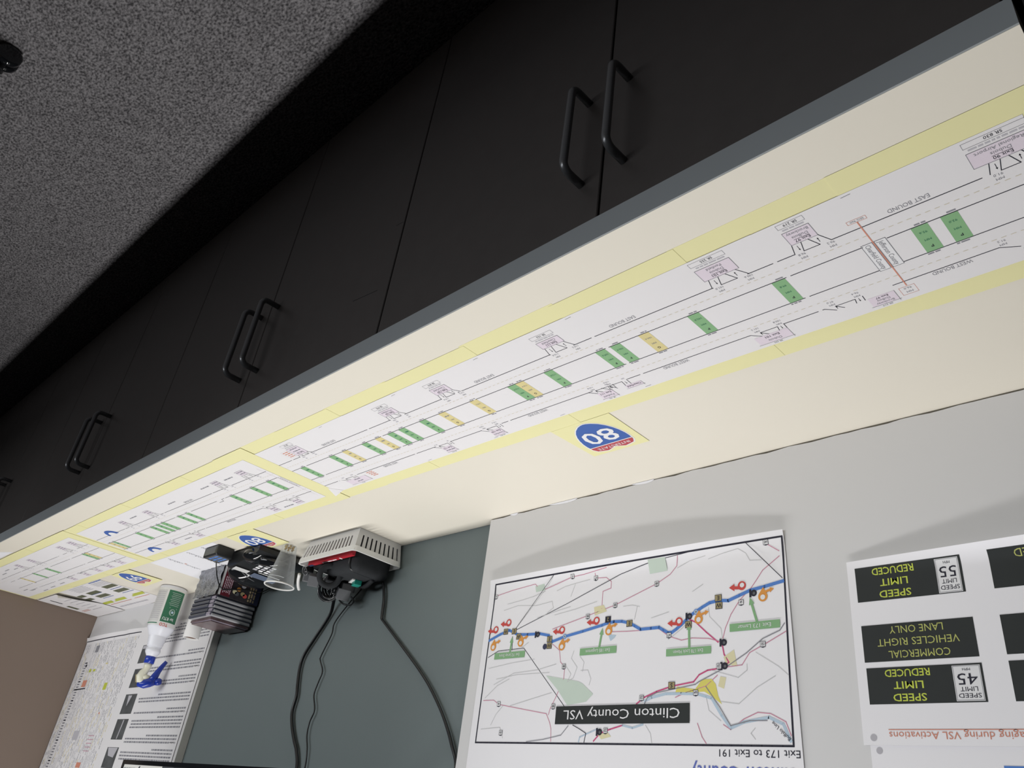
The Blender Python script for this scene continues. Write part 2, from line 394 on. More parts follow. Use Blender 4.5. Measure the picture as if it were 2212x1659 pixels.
for (u0, u1) in ((-2.735, -2.685), (-2.55, -2.475), (-2.385, -2.362)):
    b = MB(); k = 8
    for i in range(k):
        a = u0 + (u1 - u0) * i / k; c = u0 + (u1 - u0) * (i + 1) / k
        f = lambda q: 0.0042 * math.sin(PI * min(1, max(0, (q - u0) / (u1 - u0))) ** 0.7) + 0.0004
        b.add([(a, -BT - 0.0015, ZT + 0.0006), (c, -BT - 0.0015, ZT + 0.0006), (c, -BT - 0.0003, ZT + 0.0006 + f(c)), (a, -BT - 0.0003, ZT + 0.0006 + f(a))], [(0, 1, 2, 3)], paper2, False)
    tag(b.build('torn_edge', lb), 'torn white paper strip at the bottom edge')
rb = thing('white_board', 'white board beside the brown wall, behind the printed text page and the table sheet', 'board', (-0.57, -0.011, ZT))
b = MB(); b.box((-1.116, -BT, ZT + 0.0008), (XE - 0.0015, -0.001, 2.2), board_m); b.build('panel', rb)
b = MB(); b.box((-1.1175, -BT - 0.0004, ZT + 0.0008), (-1.116, -0.001, 2.2), boardedge); b.build('edge_strip', rb)

# ------------------------------------------------------------------ yellow-backed highway charts on the counter
YE, YDE, Y1, Y2, YDW, YW = -0.4455, -0.4295, -0.4140, -0.3660, -0.3470, -0.3320
HP, H1, H2 = 0.0012, 0.0014, 0.0016       # heights: white paper, ink, ink on ink
xtop = lambda u, v, h: (u, v, ZT + h)
def shield(b, pts, num, h, cap=None):
    """interstate shield; pts = (x centre, y bottom point, y top, half width)"""
    xc, yb, yt, w = pts
    H = yt - yb
    def outline(k):
        L = [(0.98, 0.86), (1.02, 0.72), (1.01, 0.60), (0.95, 0.46), (0.86, 0.34), (0.72, 0.22), (0.54, 0.12), (0.30, 0.04), (0.12, 0.008), (0.0, 0.0)]
        R = [(xc + w * k * a, yb + H * (0.5 + (c - 0.5) * k)) for a, c in L]
        top = [(xc, yb + H * (0.5 + 0.425 * k)), (xc + w * k * 0.42, yb + H * (0.5 + 0.5 * k)), (xc + w * k * 0.86, yb + H * (0.5 + 0.45 * k))]
        r = top + R
        return r + [(2 * xc - p[0], p[1]) for p in reversed(r[1:-1])]
    b.poly(outline(1.0), pwhite, h); b.poly(outline(0.95), blue, h + 0.0002)
    y1 = yb + H * 0.79
    o = outline(0.95); red = [p for p in o if p[1] >= y1 - 1e-6]
    xs = w * 0.95
    topc = [p for p in o if p[1] > y1 + 0.001]
    rr = sorted([p for p in topc if p[0] >= xc - 1e-9], key=lambda p: p[0]); ll = sorted([p for p in topc if p[0] < xc - 1e-9], key=lambda p: p[0])
    b.poly([(xc - xs, y1)] + [(xc + xs, y1)] + list(reversed(ll + rr)), shred, h + 0.0004)
    b.rect(xc - xs * 1.0, y1 - H * 0.02, xc + xs * 1.0, y1, pwhite, h + 0.0005)
    b.text('INTERSTATE', xc, y1 + H * 0.045, H * 0.075, pwhite, h + 0.0006, width=w * 1.45)
    b.text(num, xc, yb + H * 0.30, H * 0.40, pwhite, h + 0.0006, bold=True, width=w * 1.42)

class Chart:
    def __init__(s, name, label, xc, sheets, seams, yoff=0.0, lift=0.0):
        s.root = thing(name, label, 'chart', (xc, -0.40, ZT), 'yellow-backed highway charts taped along the counter')
        s.lift = lift; s.sheets = []; s.yoff = yoff
        for i, (a, c) in enumerate(zip(seams[:-1], seams[1:])):
            b = MB(xtop); j0, j1 = random.uniform(-0.0015, 0.0015), random.uniform(-0.0015, 0.0015); ov = 0.004
            hh = lift + (0.0003 if i % 2 else 0.0007)
            y0, y1 = -0.5345 + j0 + yoff, -0.265 + j1 + yoff; tw = random.uniform(-0.001, 0.001)
            p = [(a - ov, y0), (c + ov, y0 + tw), (c + ov, y1 + tw), (a - ov, y1)]
            vs = [xtop(u, v, hh) for u, v in p] + [xtop(u, v, hh - 0.0003) for u, v in p]
            b.add(vs, [(0, 1, 2, 3), (0, 4, 5, 1), (1, 5, 6, 2), (2, 6, 7, 3), (3, 7, 4, 0)], yellow, False)
            b.build('backing_sheet', s.root)
        for i, (a, c) in enumerate(sheets):
            b = MB(lambda u, v, h, L=lift, yo=yoff: (u, v + yo, ZT + L + h))
            tw = random.uniform(-0.0006, 0.0006)
            p = [(a, -0.5035 + tw), (c, -0.5035 - tw), (c, -0.2965 - tw), (a, -0.2965 + tw)]
            vs = [b.xf(u, v, HP) for u, v in p] + [b.xf(u, v, HP - 0.0003) for u, v in p]
            b.add(vs, [(0, 1, 2, 3), (0, 4, 5, 1), (1, 5, 6, 2), (2, 6, 7, 3), (3, 7, 4, 0)], paper, False)
            s.sheets.append([a, c, b])
    def at(s, x):
        for a, c, b in s.sheets:
            if a <= x <= c: return b
        return s.sheets[0][2] if x < s.sheets[0][0] else s.sheets[-1][2]
    def hline(s, x0, x1, y, w, mt, h=H1, dash=None, y1=None):
        for i, (a, c, b) in enumerate(s.sheets):
            p, q = max(x0, a + 0.003), min(x1, c - 0.003)
            if q > p: b.line([(p, y), (q, y)], w, mt, h, dash=dash)
    def roads(s, e, w, i1, i2, d=None):
        for a, c in e: s.hline(a, c, YE, 0.0011, ink)
        for a, c in w: s.hline(a, c, YW, 0.0011, ink)
        for a, c in i1: s.hline(a, c, Y1, 0.0011, ink)
        for a, c in i2: s.hline(a, c, Y2, 0.0011, ink)
        a, c = s.sheets[0][0], s.sheets[-1][1]
        s.hline(a, c, YDE, 0.0007, dashy, dash=(0.0052, 0.0042)); s.hline(a, c, YDW, 0.0007, dashy, dash=(0.0052, 0.0042))
    def block(s, x, kind, num='', w=0.0172, small=False):
        b = s.at(x); b.rect(x - w / 2, Y1 + 0.0006, x + w / 2, Y2 - 0.0006, greeni if kind == 'P' else amber, H1)
        tm = ink
        b.text(kind, x, Y2 - 0.0115, 0.0044, tm, H2, bold=True)
        b.text('MM', x, Y2 - 0.0235, 0.0034, dgreen if kind == 'P' else ink2, H2)
        if num: b.text(num, x, Y2 - 0.0370, 0.0034, dgreen if kind == 'P' else ink2, H2)
        else: b.words(x - 0.005, x + 0.005, Y2 - 0.0365, 0.003, dgreen if kind == 'P' else ink2, H2)
        b.words(x - 0.008, x + 0.004, Y1 - 0.0042, 0.0022, ink2, H1); b.words(x - 0.004, x + 0.009, Y2 + 0.0018, 0.0022, ink2, H1)
    def bound(s, xe, xw):
        if xe: s.at(xe).text('EAST BOUND', xe, YE - 0.0098, 0.0062, ink2, H1, width=0.042)
        if xw: s.at(xw).text('WEST BOUND', xw, YW + 0.0022, 0.0062, ink2, H1, width=0.042)
    def arrow(s, b, x, y, dy):
        b.line([(x, y - dy / 2), (x, y + dy / 2)], 0.0006, ink, H1)
        t = y + dy / 2; k = 0.0018 if dy > 0 else -0.0018
        b.poly([(x - 0.0011, t - k), (x + 0.0011, t - k), (x, t + k * 0.3)][::(1 if dy > 0 else -1)], ink, H1)
    def exit_e(s, xa, xb, lines, sr, mm=None, y0=-0.4845, y1=-0.4615, ws=0.031, srrow=True):
        """exit on the near (east bound) side; box from xa to xb"""
        c = (xa + xb) / 2; b = s.at(c); q = (xb - xa) / ws; q = min(q, 1.25)
        b.rect(xa, y0, xb, y1, lilac, H1); b.box2(xa, y0, xb, y1, 0.0005, ink2, H2)
        hl_ = (y1 - y0) / (len(lines) + 0.4)
        for i, t in enumerate(lines):
            yy = y1 - hl_ * (i + 0.95)
            if t:
                b.text(t, c, yy, min(0.0047, hl_ * 0.66), ink if i == 0 else ink2, H2)
                if i == 0: b.line([(c - 0.009, yy - 0.0008), (c + 0.009, yy - 0.0008)], 0.0004, ink, H2)
            else: b.words(c - 0.012, c + 0.012, yy, 0.0028, ink2, H2)
        if srrow:
            b.box2(xa, y0 - 0.0150, xb, y0 - 0.0075, 0.0004, ink2, H1); b.words(xa + 0.003, xb - 0.003, y0 - 0.0052, 0.0022, ink3, H1)
            b.text(sr, c, y0 - 0.0134, 0.0040, ink, H1)
        L = 0.0009
        b.line([(c + 0.0195 * q, YE), (c + 0.0155 * q, y1)], L, ink, H1)
        b.line([(c + 0.0045 * q, y1), (c + 0.0085 * q, YE), (c - 0.0105 * q, YE), (c - 0.0035 * q, y1)], L, ink, H1)
        b.line([(c - 0.0235 * q, YE), (c - 0.0155 * q, y1)], L, ink, H1)
        s.arrow(b, c + 0.0110 * q, (YE + y1) / 2, 0.008); s.arrow(b, c - 0.0125 * q, (YE + y1) / 2, -0.007)
        if mm:
            for xx, t in ((c + 0.013 * q, mm[1]), (c - 0.021 * q, mm[0])):
                b.text('MM', xx, YE + 0.0085, 0.0036, ink2, H1); b.text(t, xx, YE + 0.0022, 0.0036, ink2, H1)
        else:
            for xx in (c + 0.013, c - 0.021): b.words(xx - 0.004, xx + 0.004, YE + 0.003, 0.0028, ink3, H1); b.words(xx - 0.003, xx + 0.003, YE + 0.009, 0.0026, ink3, H1)
    def exit_w(s, xa, xb, lines, sr, mm=None, y0=-0.3035, y1=-0.3225, rx=None):
        c = (xa + xb) / 2; b = s.at(c)
        b.rect(xa, y1, xb, y0, lilac, H1); b.line([(xb + 0.002, y0), (xa - 0.002, y0)], 0.0005, ink2, H2); b.line([(xa, y1), (xa, y0 + 0.003)], 0.0004, ink2, H2)
        hl_ = (y0 - y1) / (len(lines) + 0.3)
        for i, t in enumerate(lines):
            yy = y0 - hl_ * (len(lines) - i) * 0 - hl_ * (i + 0.95)
            if t: b.text(t, c, yy, min(0.0045, hl_ * 0.64), ink if i == len(lines) - 1 else ink2, H2)
            else: b.words(c - 0.011, c + 0.011, yy, 0.0026, ink2, H2)
        b.text(sr, c, y0 + 0.0016, 0.0030, ink2, H1)
        L = 0.0009; r = c if rx is None else rx
        b.line([(r - 0.024, YW), (r - 0.0235, y1)], L, ink, H1)
        b.line([(r - 0.013, y1), (r - 0.0145, YW + 0.0012), (r + 0.010, YW + 0.0012), (r + 0.002, y1)], L, ink, H1)
        b.line([(r + 0.012, y1), (r + 0.023, YW)], L, ink, H1)
        s.arrow(b, r - 0.0185, (YW + y1) / 2, 0.006); s.arrow(b, r + 0.0095, (YW + y1) / 2, -0.005)
        for xx, t in ((r - 0.019, mm[0] if mm else ''), (r + 0.012, mm[1] if mm else '')):
            if t:
                b.text('MM', xx, YW - 0.0050, 0.0034, ink2, H1); b.text(t, xx, YW - 0.0112, 0.0034, ink2, H1)
            else: b.words(xx - 0.004, xx + 0.004, YW - 0.006, 0.0026, ink3, H1)
    def staple(s, x, y, d=0.010, a=0.05):
        s.at(x).line([(x, y), (x + d, y + a * d)], 0.0007, ink2, H1)
    def interstate_tag(s, poly, pts, num):
        b = MB(lambda u, v, h, L=s.lift: (u, v, ZT + L + h))
        vs = [b.xf(u, v, 0.0010) for u, v in poly] + [b.xf(u, v, 0.0007) for u, v in poly]; k = len(poly)
        b.add(vs, [tuple(range(k))] + [(i, i + k, (i + 1) % k + k, (i + 1) % k) for i in range(k)], yellow, False)
        shield(b, pts, num, 0.0013)
        tag(b.build('route_tag', s.root), 'yellow tag with a blue and red interstate shield')
    def done(s):
        for a, c, b in s.sheets: b.build('chart_sheet', s.root)

# -- first chart
C1 = Chart('highway_chart', 'longest yellow-backed highway chart, nearest the open counter end', -2.79,
           [(-3.476, -3.2035), (-3.2035, -2.931), (-2.931, -2.658), (-2.658, -2.410), (-2.410, -2.156), (-2.156, -2.1005)],
           [-3.497, -3.309, -3.117, -2.929, -2.754, -2.568, -2.40, -2.235, -2.090])
C1.roads([(-3.424, -3.271), (-3.228, -3.168), (-3.121, -2.896), (-2.852, -2.652), (-2.612, -2.515), (-2.476, -2.222), (-2.184, -2.09)],
         [(-3.405, -3.292), (-3.209, -3.154), (-3.107, -2.905), (-2.838, -2.640), (-2.590, -2.508), (-2.468, -2.222), (-2.16, -2.09)],
         [(-3.48, -3.319), (-3.292, -2.09)], [(-3.48, -3.318), (-3.291, -2.09)])
for x, k, nm in ((-3.382, 'P', '93.0'), (-3.352, 'P', '95.6'), (-3.190, 'P', '99.8'), (-3.071, 'P', '102.0'), (-2.9925, 'G', '104.4'), (-2.944, 'P', '106.4'),
                 (-2.9175, 'P', '109.6'), (-2.818, 'P', '112.0'), (-2.7585, 'G', '116.4'), (-2.741, 'P', '116.4'), (-2.6535, 'G', '119.2'), (-2.5755, 'G', ''),
                 (-2.5245, 'P', ''), (-2.466, 'P', ''), (-2.4335, 'P', ''), (-2.3965, 'G', ''), (-2.3545, 'P', ''), (-2.2915, 'G', ''), (-2.247, 'P', ''), (-2.1435, 'P', '')):
    C1.block(x, k, nm)
for a, c in ((-3.356, -3.3275), (-2.986, -2.9275)): C1.bound((-3.356 if a == -3.356 else a), (-3.3555 if a == -3.356 else -2.987))
C1.bound(-2.719, -2.7185); C1.bound(-2.2925, -2.326)
C1.exit_e(-3.476, -3.422, ['Exit 90', 'Dubois', 'Regional Airport'], 'SR 830', ('', '91.0'), ws=0.06)
C1.exit_e(-3.263, -3.232, ['Exit 97', 'DuBois', 'Brockway'], 'SR 219', ('96.2', '96.8'))
C1.exit_e(-3.1655, -3.119, ['Exit 101', 'Dubois', 'Penfield'], 'SR 255', ('100.6', '101.0'), ws=0.040)
C1.exit_e(-2.892, -2.852, ['Exit 111', 'Clearfield'], 'SR 153', ('110.2', '110.8'), y0=-0.4775, ws=0.036)
C1.exit_e(-2.651, -2.6145, ['Exit 120', 'Clearfield'], 'SR 879', ('119.2', '119.4'), y0=-0.4755, y1=-0.4575, ws=0.033)
C1.exit_e(-2.513, -2.476, ['Exit 123', 'Woodland'], 'SR 970', None, y0=-0.4740, y1=-0.4575, ws=0.034)
C1.exit_e(-2.222, -2.186, ['Exit 133', '', ''], 'SR 53', None, y0=-0.4800, y1=-0.4520, ws=0.034)
C1.exit_w(-3.289, -3.258, ['Brockway', 'DuBois', 'Exit 97'], 'SR 219', ('96.4', '97.0'), rx=-3.232)
C1.exit_w(-3.154, -3.107, ['Dubois', 'Exit 101'], 'SR 255', ('100.8', '101.2'), y1=-0.3225)
C1.exit_w(-2.867, -2.839, ['Penfield', 'Exit 111'], 'SR 153', ('110.6', '110.8'))
C1.exit_w(-2.625, -2.598, ['Clearfield', 'Exit 120'], 'SR 879', ('119.4', '120.0'))
C1.exit_w(-2.498, -2.472, ['', 'Exit 123'], 'SR 970', None)
C1.exit_w(-2.235, -2.170, ['', ''], 'SR 53', None, rx=-2.19)
# county line at mile 96
b = C1.at(-3.304)
for xc, t in ((-3.3115, 'Jefferson County'), (-3.2970, 'Clearfield County')):
    b.rect(xc - 0.0060, -0.4165, xc + 0.0060, -0.3640, pwhite, H1); b.box2(xc - 0.0060, -0.4165, xc + 0.0060, -0.3640, 0.0006, ink2, H2)
    b.text(t, xc + 0.0028, -0.3902, 0.0058, ink2, H2, ang=PI / 2, width=0.048)
b.line([(-3.3043, -0.456), (-3.3043, -0.324)], 0.0013, redl, H2)
b.box2(-3.315, -0.4615, -3.2945, -0.4560, 0.0004, redl, H1); b.text('SEG 960', -3.305, -0.4602, 0.0030, ink2, H1)
b.box2(-3.312, -0.3220, -3.2945, -0.3065, 0.0004, redl, H1); b.text('MM', -3.3035, -0.3130, 0.0036, ink2, H1); b.text('96.0', -3.3035, -0.3200, 0.0036, ink2, H1)
b.text('MM', -3.410, YW - 0.0050, 0.0034, ink2, H1); b.text('91.2', -3.410, YW - 0.0112, 0.0034, ink2, H1)
b.line([(-3.405, YW), (-3.423, -0.322)], 0.0009, ink, H1); b.line([(-3.476, -0.318), (-3.455, -0.318), (-3.425, -0.318), (-3.423, -0.303)], 0.0006, ink2, H1); b.rect(-3.476, -0.318, -3.426, -0.2985, lilac, H1)
C1.exit_w(-2.919, -2.890, ['Clearfield'], '', None, y0=-0.3095, y1=-0.3190, rx=-2.879)
for xx in (-3.316, -2.936, -2.754, -2.555, -2.340): C1.staple(xx, -0.4995)
for xx in (-2.925, -2.755, -2.600, -2.42): C1.staple(xx, -0.3005)
b = C1.at(-2.261)
for i in range(4): b.words(-2.266, -2.247, -0.328 + i * 0.0052, 0.0024, redl, H1)
b = C1.at(-2.171); b.box2(-2.183, -0.4775, -2.161, -0.4515, 0.0004, lilac, H1)
for i in range(4): b.words(-2.181, -2.163, -0.474 + i * 0.0056, 0.0024, redl, H1)
C1.interstate_tag([(-2.817, -0.2645), (-2.692, -0.2640), (-2.698, -0.1535), (-2.817, -0.1530)], (-2.7560, -0.2590, -0.1590, 0.0465), '80')
C1.done()
# curled corner of the last sheet
b = MB(); b.add([(-2.1015, -0.322, ZT + 0.0016), (-2.125, -0.2975, ZT + 0.0016), (-2.1005, -0.2975, ZT + 0.011), (-2.108, -0.305, ZT + 0.010)],
               [(0, 3, 2), (0, 1, 3), (1, 2, 3)], paper, True); b.build('lifted_corner', C1.root)

# -- second chart
C2 = Chart('highway_chart', 'middle yellow-backed highway chart with a clear plastic cup and black gadgets by its 80 tag', -1.58,
           [(-2.0575, -1.815), (-1.815, -1.560), (-1.560, -1.320), (-1.320, -1.1145)],
           [-2.1005, -1.991, -1.83, -1.66, -1.50, -1.34, -1.20, -1.095], lift=0.0009)
C2.roads([(-2.052, -2.003), (-1.985, -1.905), (-1.868, -1.54), (-1.505, -1.38), (-1.345, -1.115)],
         [(-2.052, -1.99), (-1.955, -1.895), (-1.845, -1.515), (-1.478, -1.37), (-1.335, -1.115)],
         [(-2.045, -1.800), (-1.776, -1.645), (-1.618, -1.118)], [(-2.035, -1.118)])
b = C2.at(-1.79); b.line([(-1.800, Y1), (-1.795, Y1 + 0.008), (-1.776, Y1 + 0.008)], 0.0011, ink, H1)
for x, w in ((-2.0085, 0.0175), (-1.938, 0.0175), (-1.8465, 0.0185), (-1.6205, 0.0175), (-1.577, 0.019), (-1.480, 0.022), (-1.449, 0.020), (-1.4145, 0.020), (-1.320 + 0.0, 0.022), (-1.1615, 0.016)):
    C2.block(x, 'P', '', w)
C2.block(-1.1375, 'G', '', 0.022)
C2.bound(-1.706, -1.6865)
C2.exit_e(-2.005, -1.977, ['', ''], '', None, y0=-0.4790, srrow=False); C2.exit_e(-1.893, -1.867, ['', ''], '', None, y0=-0.4790, srrow=False)
C2.exit_e(-1.533, -1.505, ['', ''], '', None, y0=-0.4790, srrow=False); C2.exit_e(-1.378, -1.352, ['', ''], '', None, y0=-0.4790, srrow=False)
for xa in (-1.982, -1.882, -1.503, -1.356): C2.exit_w(xa, xa + 0.026, ['', ''], '', None, y0=-0.3045)
for xx, yy in ((-1.932, -0.4710), (-1.924, -0.310), (-1.828, -0.474), (-1.44, -0.476), (-1.43, -0.318), (-1.65, -0.470)): C2.at(xx).words(xx - 0.02, xx + 0.02, yy, 0.0034, ink2, H1)
b = C2.at(-2.05)
b.box2(-2.0560, -0.414, -2.0475, -0.362, 0.0005, ink2, H1); b.text('Centre County', -2.0495, -0.388, 0.0045, ink2, H1, ang=PI / 2, width=0.045)
b.line([(-2.045, -0.464), (-2.0465, -0.310)], 0.0010, lilac, H1)
# partly covered blue shields printed on the sheet
for xc, yb, sg in ((-1.235, -0.468, 1), (-1.222, -0.336, 1)):
    b = C2.at(xc); o = []
    for k in range(13):
        t = PI + PI * k / 12; o.append((xc + 0.031 * math.cos(t), yb + 0.027 + 0.027 * math.sin(t)))
    b.poly(o, blue, H1)
    b.poly([(xc + 0.017 * math.cos(PI + PI * k / 12) + 0.002, yb + 0.0272 + 0.015 * math.sin(PI + PI * k / 12)) for k in range(13)], pwhite, H2)
C2.interstate_tag([(-1.685, -0.2650), (-1.548, -0.2655), (-1.540, -0.1580), (-1.689, -0.1590)], (-1.603, -0.2560, -0.1650, 0.0480), '80')
C2.done()

# -- third chart
C3 = Chart('highway_chart', 'farthest yellow-backed highway chart, ending at the brown wall, with the 99 tag', -0.56,
           [(-1.0555, -0.800), (-0.800, -0.545), (-0.545, -0.290), (-0.290, -0.044)],
           [-1.097, -0.93, -0.76, -0.59, -0.42, -0.25, -0.031], lift=0.0018)
C3.roads([(-1.05, -1.02), (-1.00, -0.965), (-0.93, -0.905), (-0.88, -0.845), (-0.81, -0.60), (-0.585, -0.45), (-0.44, -0.225), (-0.205, -0.16)],
         [(-1.052, -0.985), (-0.97, -0.905), (-0.88, -0.80), (-0.78, -0.65), (-0.63, -0.47), (-0.445, -0.28), (-0.255, -0.17)],
         [(-1.055, -0.832), (-0.815, -0.640), (-0.615, -0.300), (-0.27, -0.225)], [(-1.06, -0.835), (-0.815, -0.60), (-0.575, -0.330), (-0.31, -0.16)])
C3.block(-0.9260, 'P', '', 0.020); C3.block(-0.9470, 'G', '', 0.020); C3.block(-0.594, 'P', '', 0.024); C3.block(-0.468, 'P', '', 0.019); C3.block(-0.338, 'G', '', 0.018)
for xa in (-1.020, -0.930, -0.655, -0.53): C3.exit_e(xa, xa + 0.03, ['', '', ''], '', None, y0=-0.4860, srrow=False)
for xa in (-0.985, -0.895, -0.80, -0.70, -0.58): C3.exit_w(xa, xa + 0.03, ['', ''], '', None, y0=-0.3035)
for xx, yy in ((-0.46, -0.470), (-0.40, -0.480), (-0.33, -0.468), (-0.35, -0.310), (-0.45, -0.312), (-0.26, -0.305), (-0.20, -0.33), (-0.16, -0.345)): C3.at(xx).words(xx - 0.022, xx + 0.022, yy, 0.0036, ink2, H1)
C3.interstate_tag([(-0.912, -0.2650), (-0.772, -0.2650), (-0.764, -0.1450), (-0.915, -0.1530)], (-0.829, -0.2625, -0.1640, 0.0500), '99')
C3.done()

# ------------------------------------------------------------------ loose papers on the counter
def sheet(name, label, cat, xf, u0, v0, u1, v1, nu=12, nv=12, mt=None, group=None):
    b = MB(xf); b.grid(u0, v0, u1, v1, nu, nv, mt or paper, 0.0); return b
b = MB(lambda u, v, h: (u, v, ZT + 0.0003 + h))
b.box((-1.463, -0.262, ZT + 0.0001), (-1.062, -0.088, ZT + 0.0004), paper2)
def scribble(x, ya, yb, amp, red=False):
    y = ya; pts = []
    k = 0
    while y > yb:
        pts.append((x + amp * (0.5 + 0.5 * math.sin(k * 1.9)) * random.uniform(0.3, 1.0), y)); y -= 0.0022; k += 1
    b.line(pts, 0.0011, ink2 if not red else redl, 0.0006)
for x, segs in ((-1.175, ((-0.104, -0.142), (-0.150, -0.196), (-0.206, -0.255))), (-1.300, ((-0.140, -0.190), (-0.200, -0.256))), (-1.392, ((-0.200, -0.225), (-0.232, -0.258)))):
    for a, c in segs: scribble(x, a, c, 0.016)
b.rect(-1.180, -0.204, -1.174, -0.197, redl, 0.0006)
tag(b.build('handwritten_note'), 'white sheet with blue-grey handwriting lying under the black gadgets on the counter', 'paper')
# printout with sign photographs (partly under the third chart)
b = MB(lambda u, v, h: (u + (v + 0.165) * -0.10, v, ZT + 0.0006 + h))
b.poly([(-0.662, -0.262), (-0.285, -0.262), (-0.285, -0.012), (-0.60, -0.0275), (-0.667, -0.062)], paper, 0.0)
for x, y in ((-0.609, -0.205), (-0.601, -0.162), (-0.437, -0.195), (-0.431, -0.160)):
    b.rect(x - 0.049, y - 0.0105, x + 0.049, y + 0.0105, photog, 0.0004)
for x, y in ((-0.318, -0.193), (-0.306, -0.160)): b.rect(x - 0.026, y - 0.009, x + 0.03, y + 0.009, photog, 0.0004)
for x, y in ((-0.609, -0.109), (-0.446, -0.106), (-0.325, -0.104)):
    for i in range(3): b.rect(x - 0.060 + i * 0.006, y - 0.010 + i * 0.0062, x + 0.056 - (2 - i) * 0.016, y - 0.0045 + i * 0.0062, hl, 0.0004)
b.words(-0.655, -0.53, -0.089, 0.0035, redl, 0.0004); b.words(-0.50, -0.31, -0.087, 0.0035, redl, 0.0004)
b.words(-0.565, -0.32, -0.058, 0.008, ink3, 0.0004); b.words(-0.665, -0.56, -0.259, 0.005, blue, 0.0004)
for i in range(5): b.words(-0.50, -0.36, -0.255 + i * 0.0085, 0.0026, ink3, 0.0004); b.words(-0.66, -0.55, -0.248 + i * 0.006, 0.0022, ink3, 0.0004)
for y in (-0.143, -0.185): b.words(-0.655, -0.56, y, 0.003, blue, 0.0004); b.words(-0.48, -0.385, y, 0.003, blue, 0.0004)
tag(b.build('printed_sheet'), 'printout with dark green sign photos and yellow-green highlights lying flat on the counter', 'paper')
# curled sheet on top, near the brown wall
def curlB(u, v, h):
    x0 = -0.300
    t = max(0.0, 1 - (u - x0) / 0.085); q = max(0.0, 1 - (v + 0.258) / 0.15) ** 1.3; lift = 0.017 * t * t * q
    return (u + 0.03 * t * t * q, v, ZT + 0.0030 + h + lift)
b = MB(curlB); b.grid(-0.300, -0.258, -0.030, -0.026, 24, 14, paper, 0.0)
b.rect(-0.098, -0.232, -0.088, -0.186, ink, 0.0005); b.rect(-0.088, -0.160, -0.062, -0.118, photog, 0.0005)
for i in range(6): b.words(-0.24, -0.15, -0.20 + i * 0.022, 0.0028, ink3, 0.0005)
for v in (-0.10, -0.092): b.words(-0.13, -0.06, v, 0.003, redl, 0.0005)
tag(b.build('curled_sheet'), 'white printed sheet with a curled-up edge against the brown wall', 'paper')
b = MB(lambda u, v, h: (u, v, ZT + h)); b.box((-0.60, -0.571, ZT + 0.0002), (-0.40, -0.5405, ZT + 0.0008), paper2)
b.v = [(x + (0.07 * ((y + 0.571) / -0.0305)), y, z) for x, y, z in b.v]
tag(b.build('paper_slip'), 'small blank white slip sticking out in front of the farthest yellow chart', 'paper')

# ------------------------------------------------------------------ map sheet on the left board
YW0 = -BT - 0.0016
mcurl = lambda u, v: 0.011 * max(0.0, (1.092 - v) / 0.034) ** 2 * (0.30 + 0.70 * abs(math.sin(PI * (u + 2.99) / 0.66)) ** 0.8) + 0.0012 * max(0.0, math.sin((v - 1.06) * 9)) * 0.5
mx = xwall(YW0, mcurl)
b = MB(lambda u, v, h: mx(u - 0.0105 * min(1.0, (v - 1.0575) / 0.338) * (-2.333 - u) / 0.651, v, h)); b.grid(-2.9840, 1.0575, -2.333, 1.66, 30, 60, paperw, 0.0); b.xf = mx; b.sub = 0.02
I, J = 0.00025, 0.00040
FX0, FX1, FZ0, FZ1 = -2.9815, -2.3500, 1.0680, 1.3680
for k in range(40):
    a = FX0 + (FX1 - FX0) * k / 40; c = FX0 + (FX1 - FX0) * (k + 1) / 40
    b.line([(a, FZ0), (c, FZ0)], 0.0028, ink, I); b.line([(a, FZ1), (c, FZ1)], 0.0028, ink, I)
for k in range(8):
    a = FZ0 + (FZ1 - FZ0) * k / 8; c = FZ0 + (FZ1 - FZ0) * (k + 1) / 8
    b.line([(FX0, a), (FX0, c)], 0.0028, ink, I); b.line([(FX1, a), (FX1, c)], 0.0028, ink, I)
# parks, towns
b.poly([(-2.731, 1.067 + 0.003), (-2.767, 1.0705), (-2.770, 1.094), (-2.734, 1.095)][::-1], mapgreen, I)
b.poly([(-2.513, 1.255), (-2.543, 1.28), (-2.569, 1.307), (-2.611, 1.302), (-2.625, 1.290), (-2.600, 1.272), (-2.590, 1.268)], mapgreen, I)
b.poly([(-2.462, 1.084), (-2.486, 1.082), (-2.488, 1.095), (-2.465, 1.096)], mapgreen, I)
b.poly([(-2.614, 1.141), (-2.636, 1.139), (-2.644, 1.151), (-2.617, 1.156)], mapyel2, I)
b.poly([(-2.876, 1.244), (-2.894, 1.234), (-2.899, 1.259), (-2.880, 1.254)], mapyel2, I)
b.poly([(-2.826, 1.289), (-2.838, 1.275), (-2.855, 1.275), (-2.862, 1.283), (-2.866, 1.300), (-2.872, 1.312), (-2.855, 1.300), (-2.842, 1.293), (-2.790, 1.293), (-2.793, 1.284)], mapyel, I)
b.poly([(-2.870, 1.272), (-2.880, 1.274), (-2.876, 1.290), (-2.866, 1.286)], mapyel2, I)
b.poly([(-2.640, 1.354), (-2.660, 1.350), (-2.668, 1.357), (-2.648, 1.361)], mapyel2, I)
b.poly([(-2.650, 1.192), (-2.668, 1.195), (-2.664, 1.199), (-2.656, 1.204)], river, I)
# river
b.line([(-2.732, 1.304), (-2.745, 1.299), (-2.772, 1.294), (-2.801, 1.2945), (-2.830, 1.296), (-2.855, 1.303), (-2.871, 1.327), (-2.886, 1.345), (-2.907, 1.337), (-2.947, 1.331), (-2.968, 1.340), (-2.978, 1.362)], 0.0042, river, I)
b.line([(-2.60, 1.366), (-2.602, 1.358), (-2.625, 1.350), (-2.64, 1.345)], 0.002, river, I); b.line([(-2.69, 1.34), (-2.71, 1.344), (-2.73, 1.339)], 0.003, river, I)
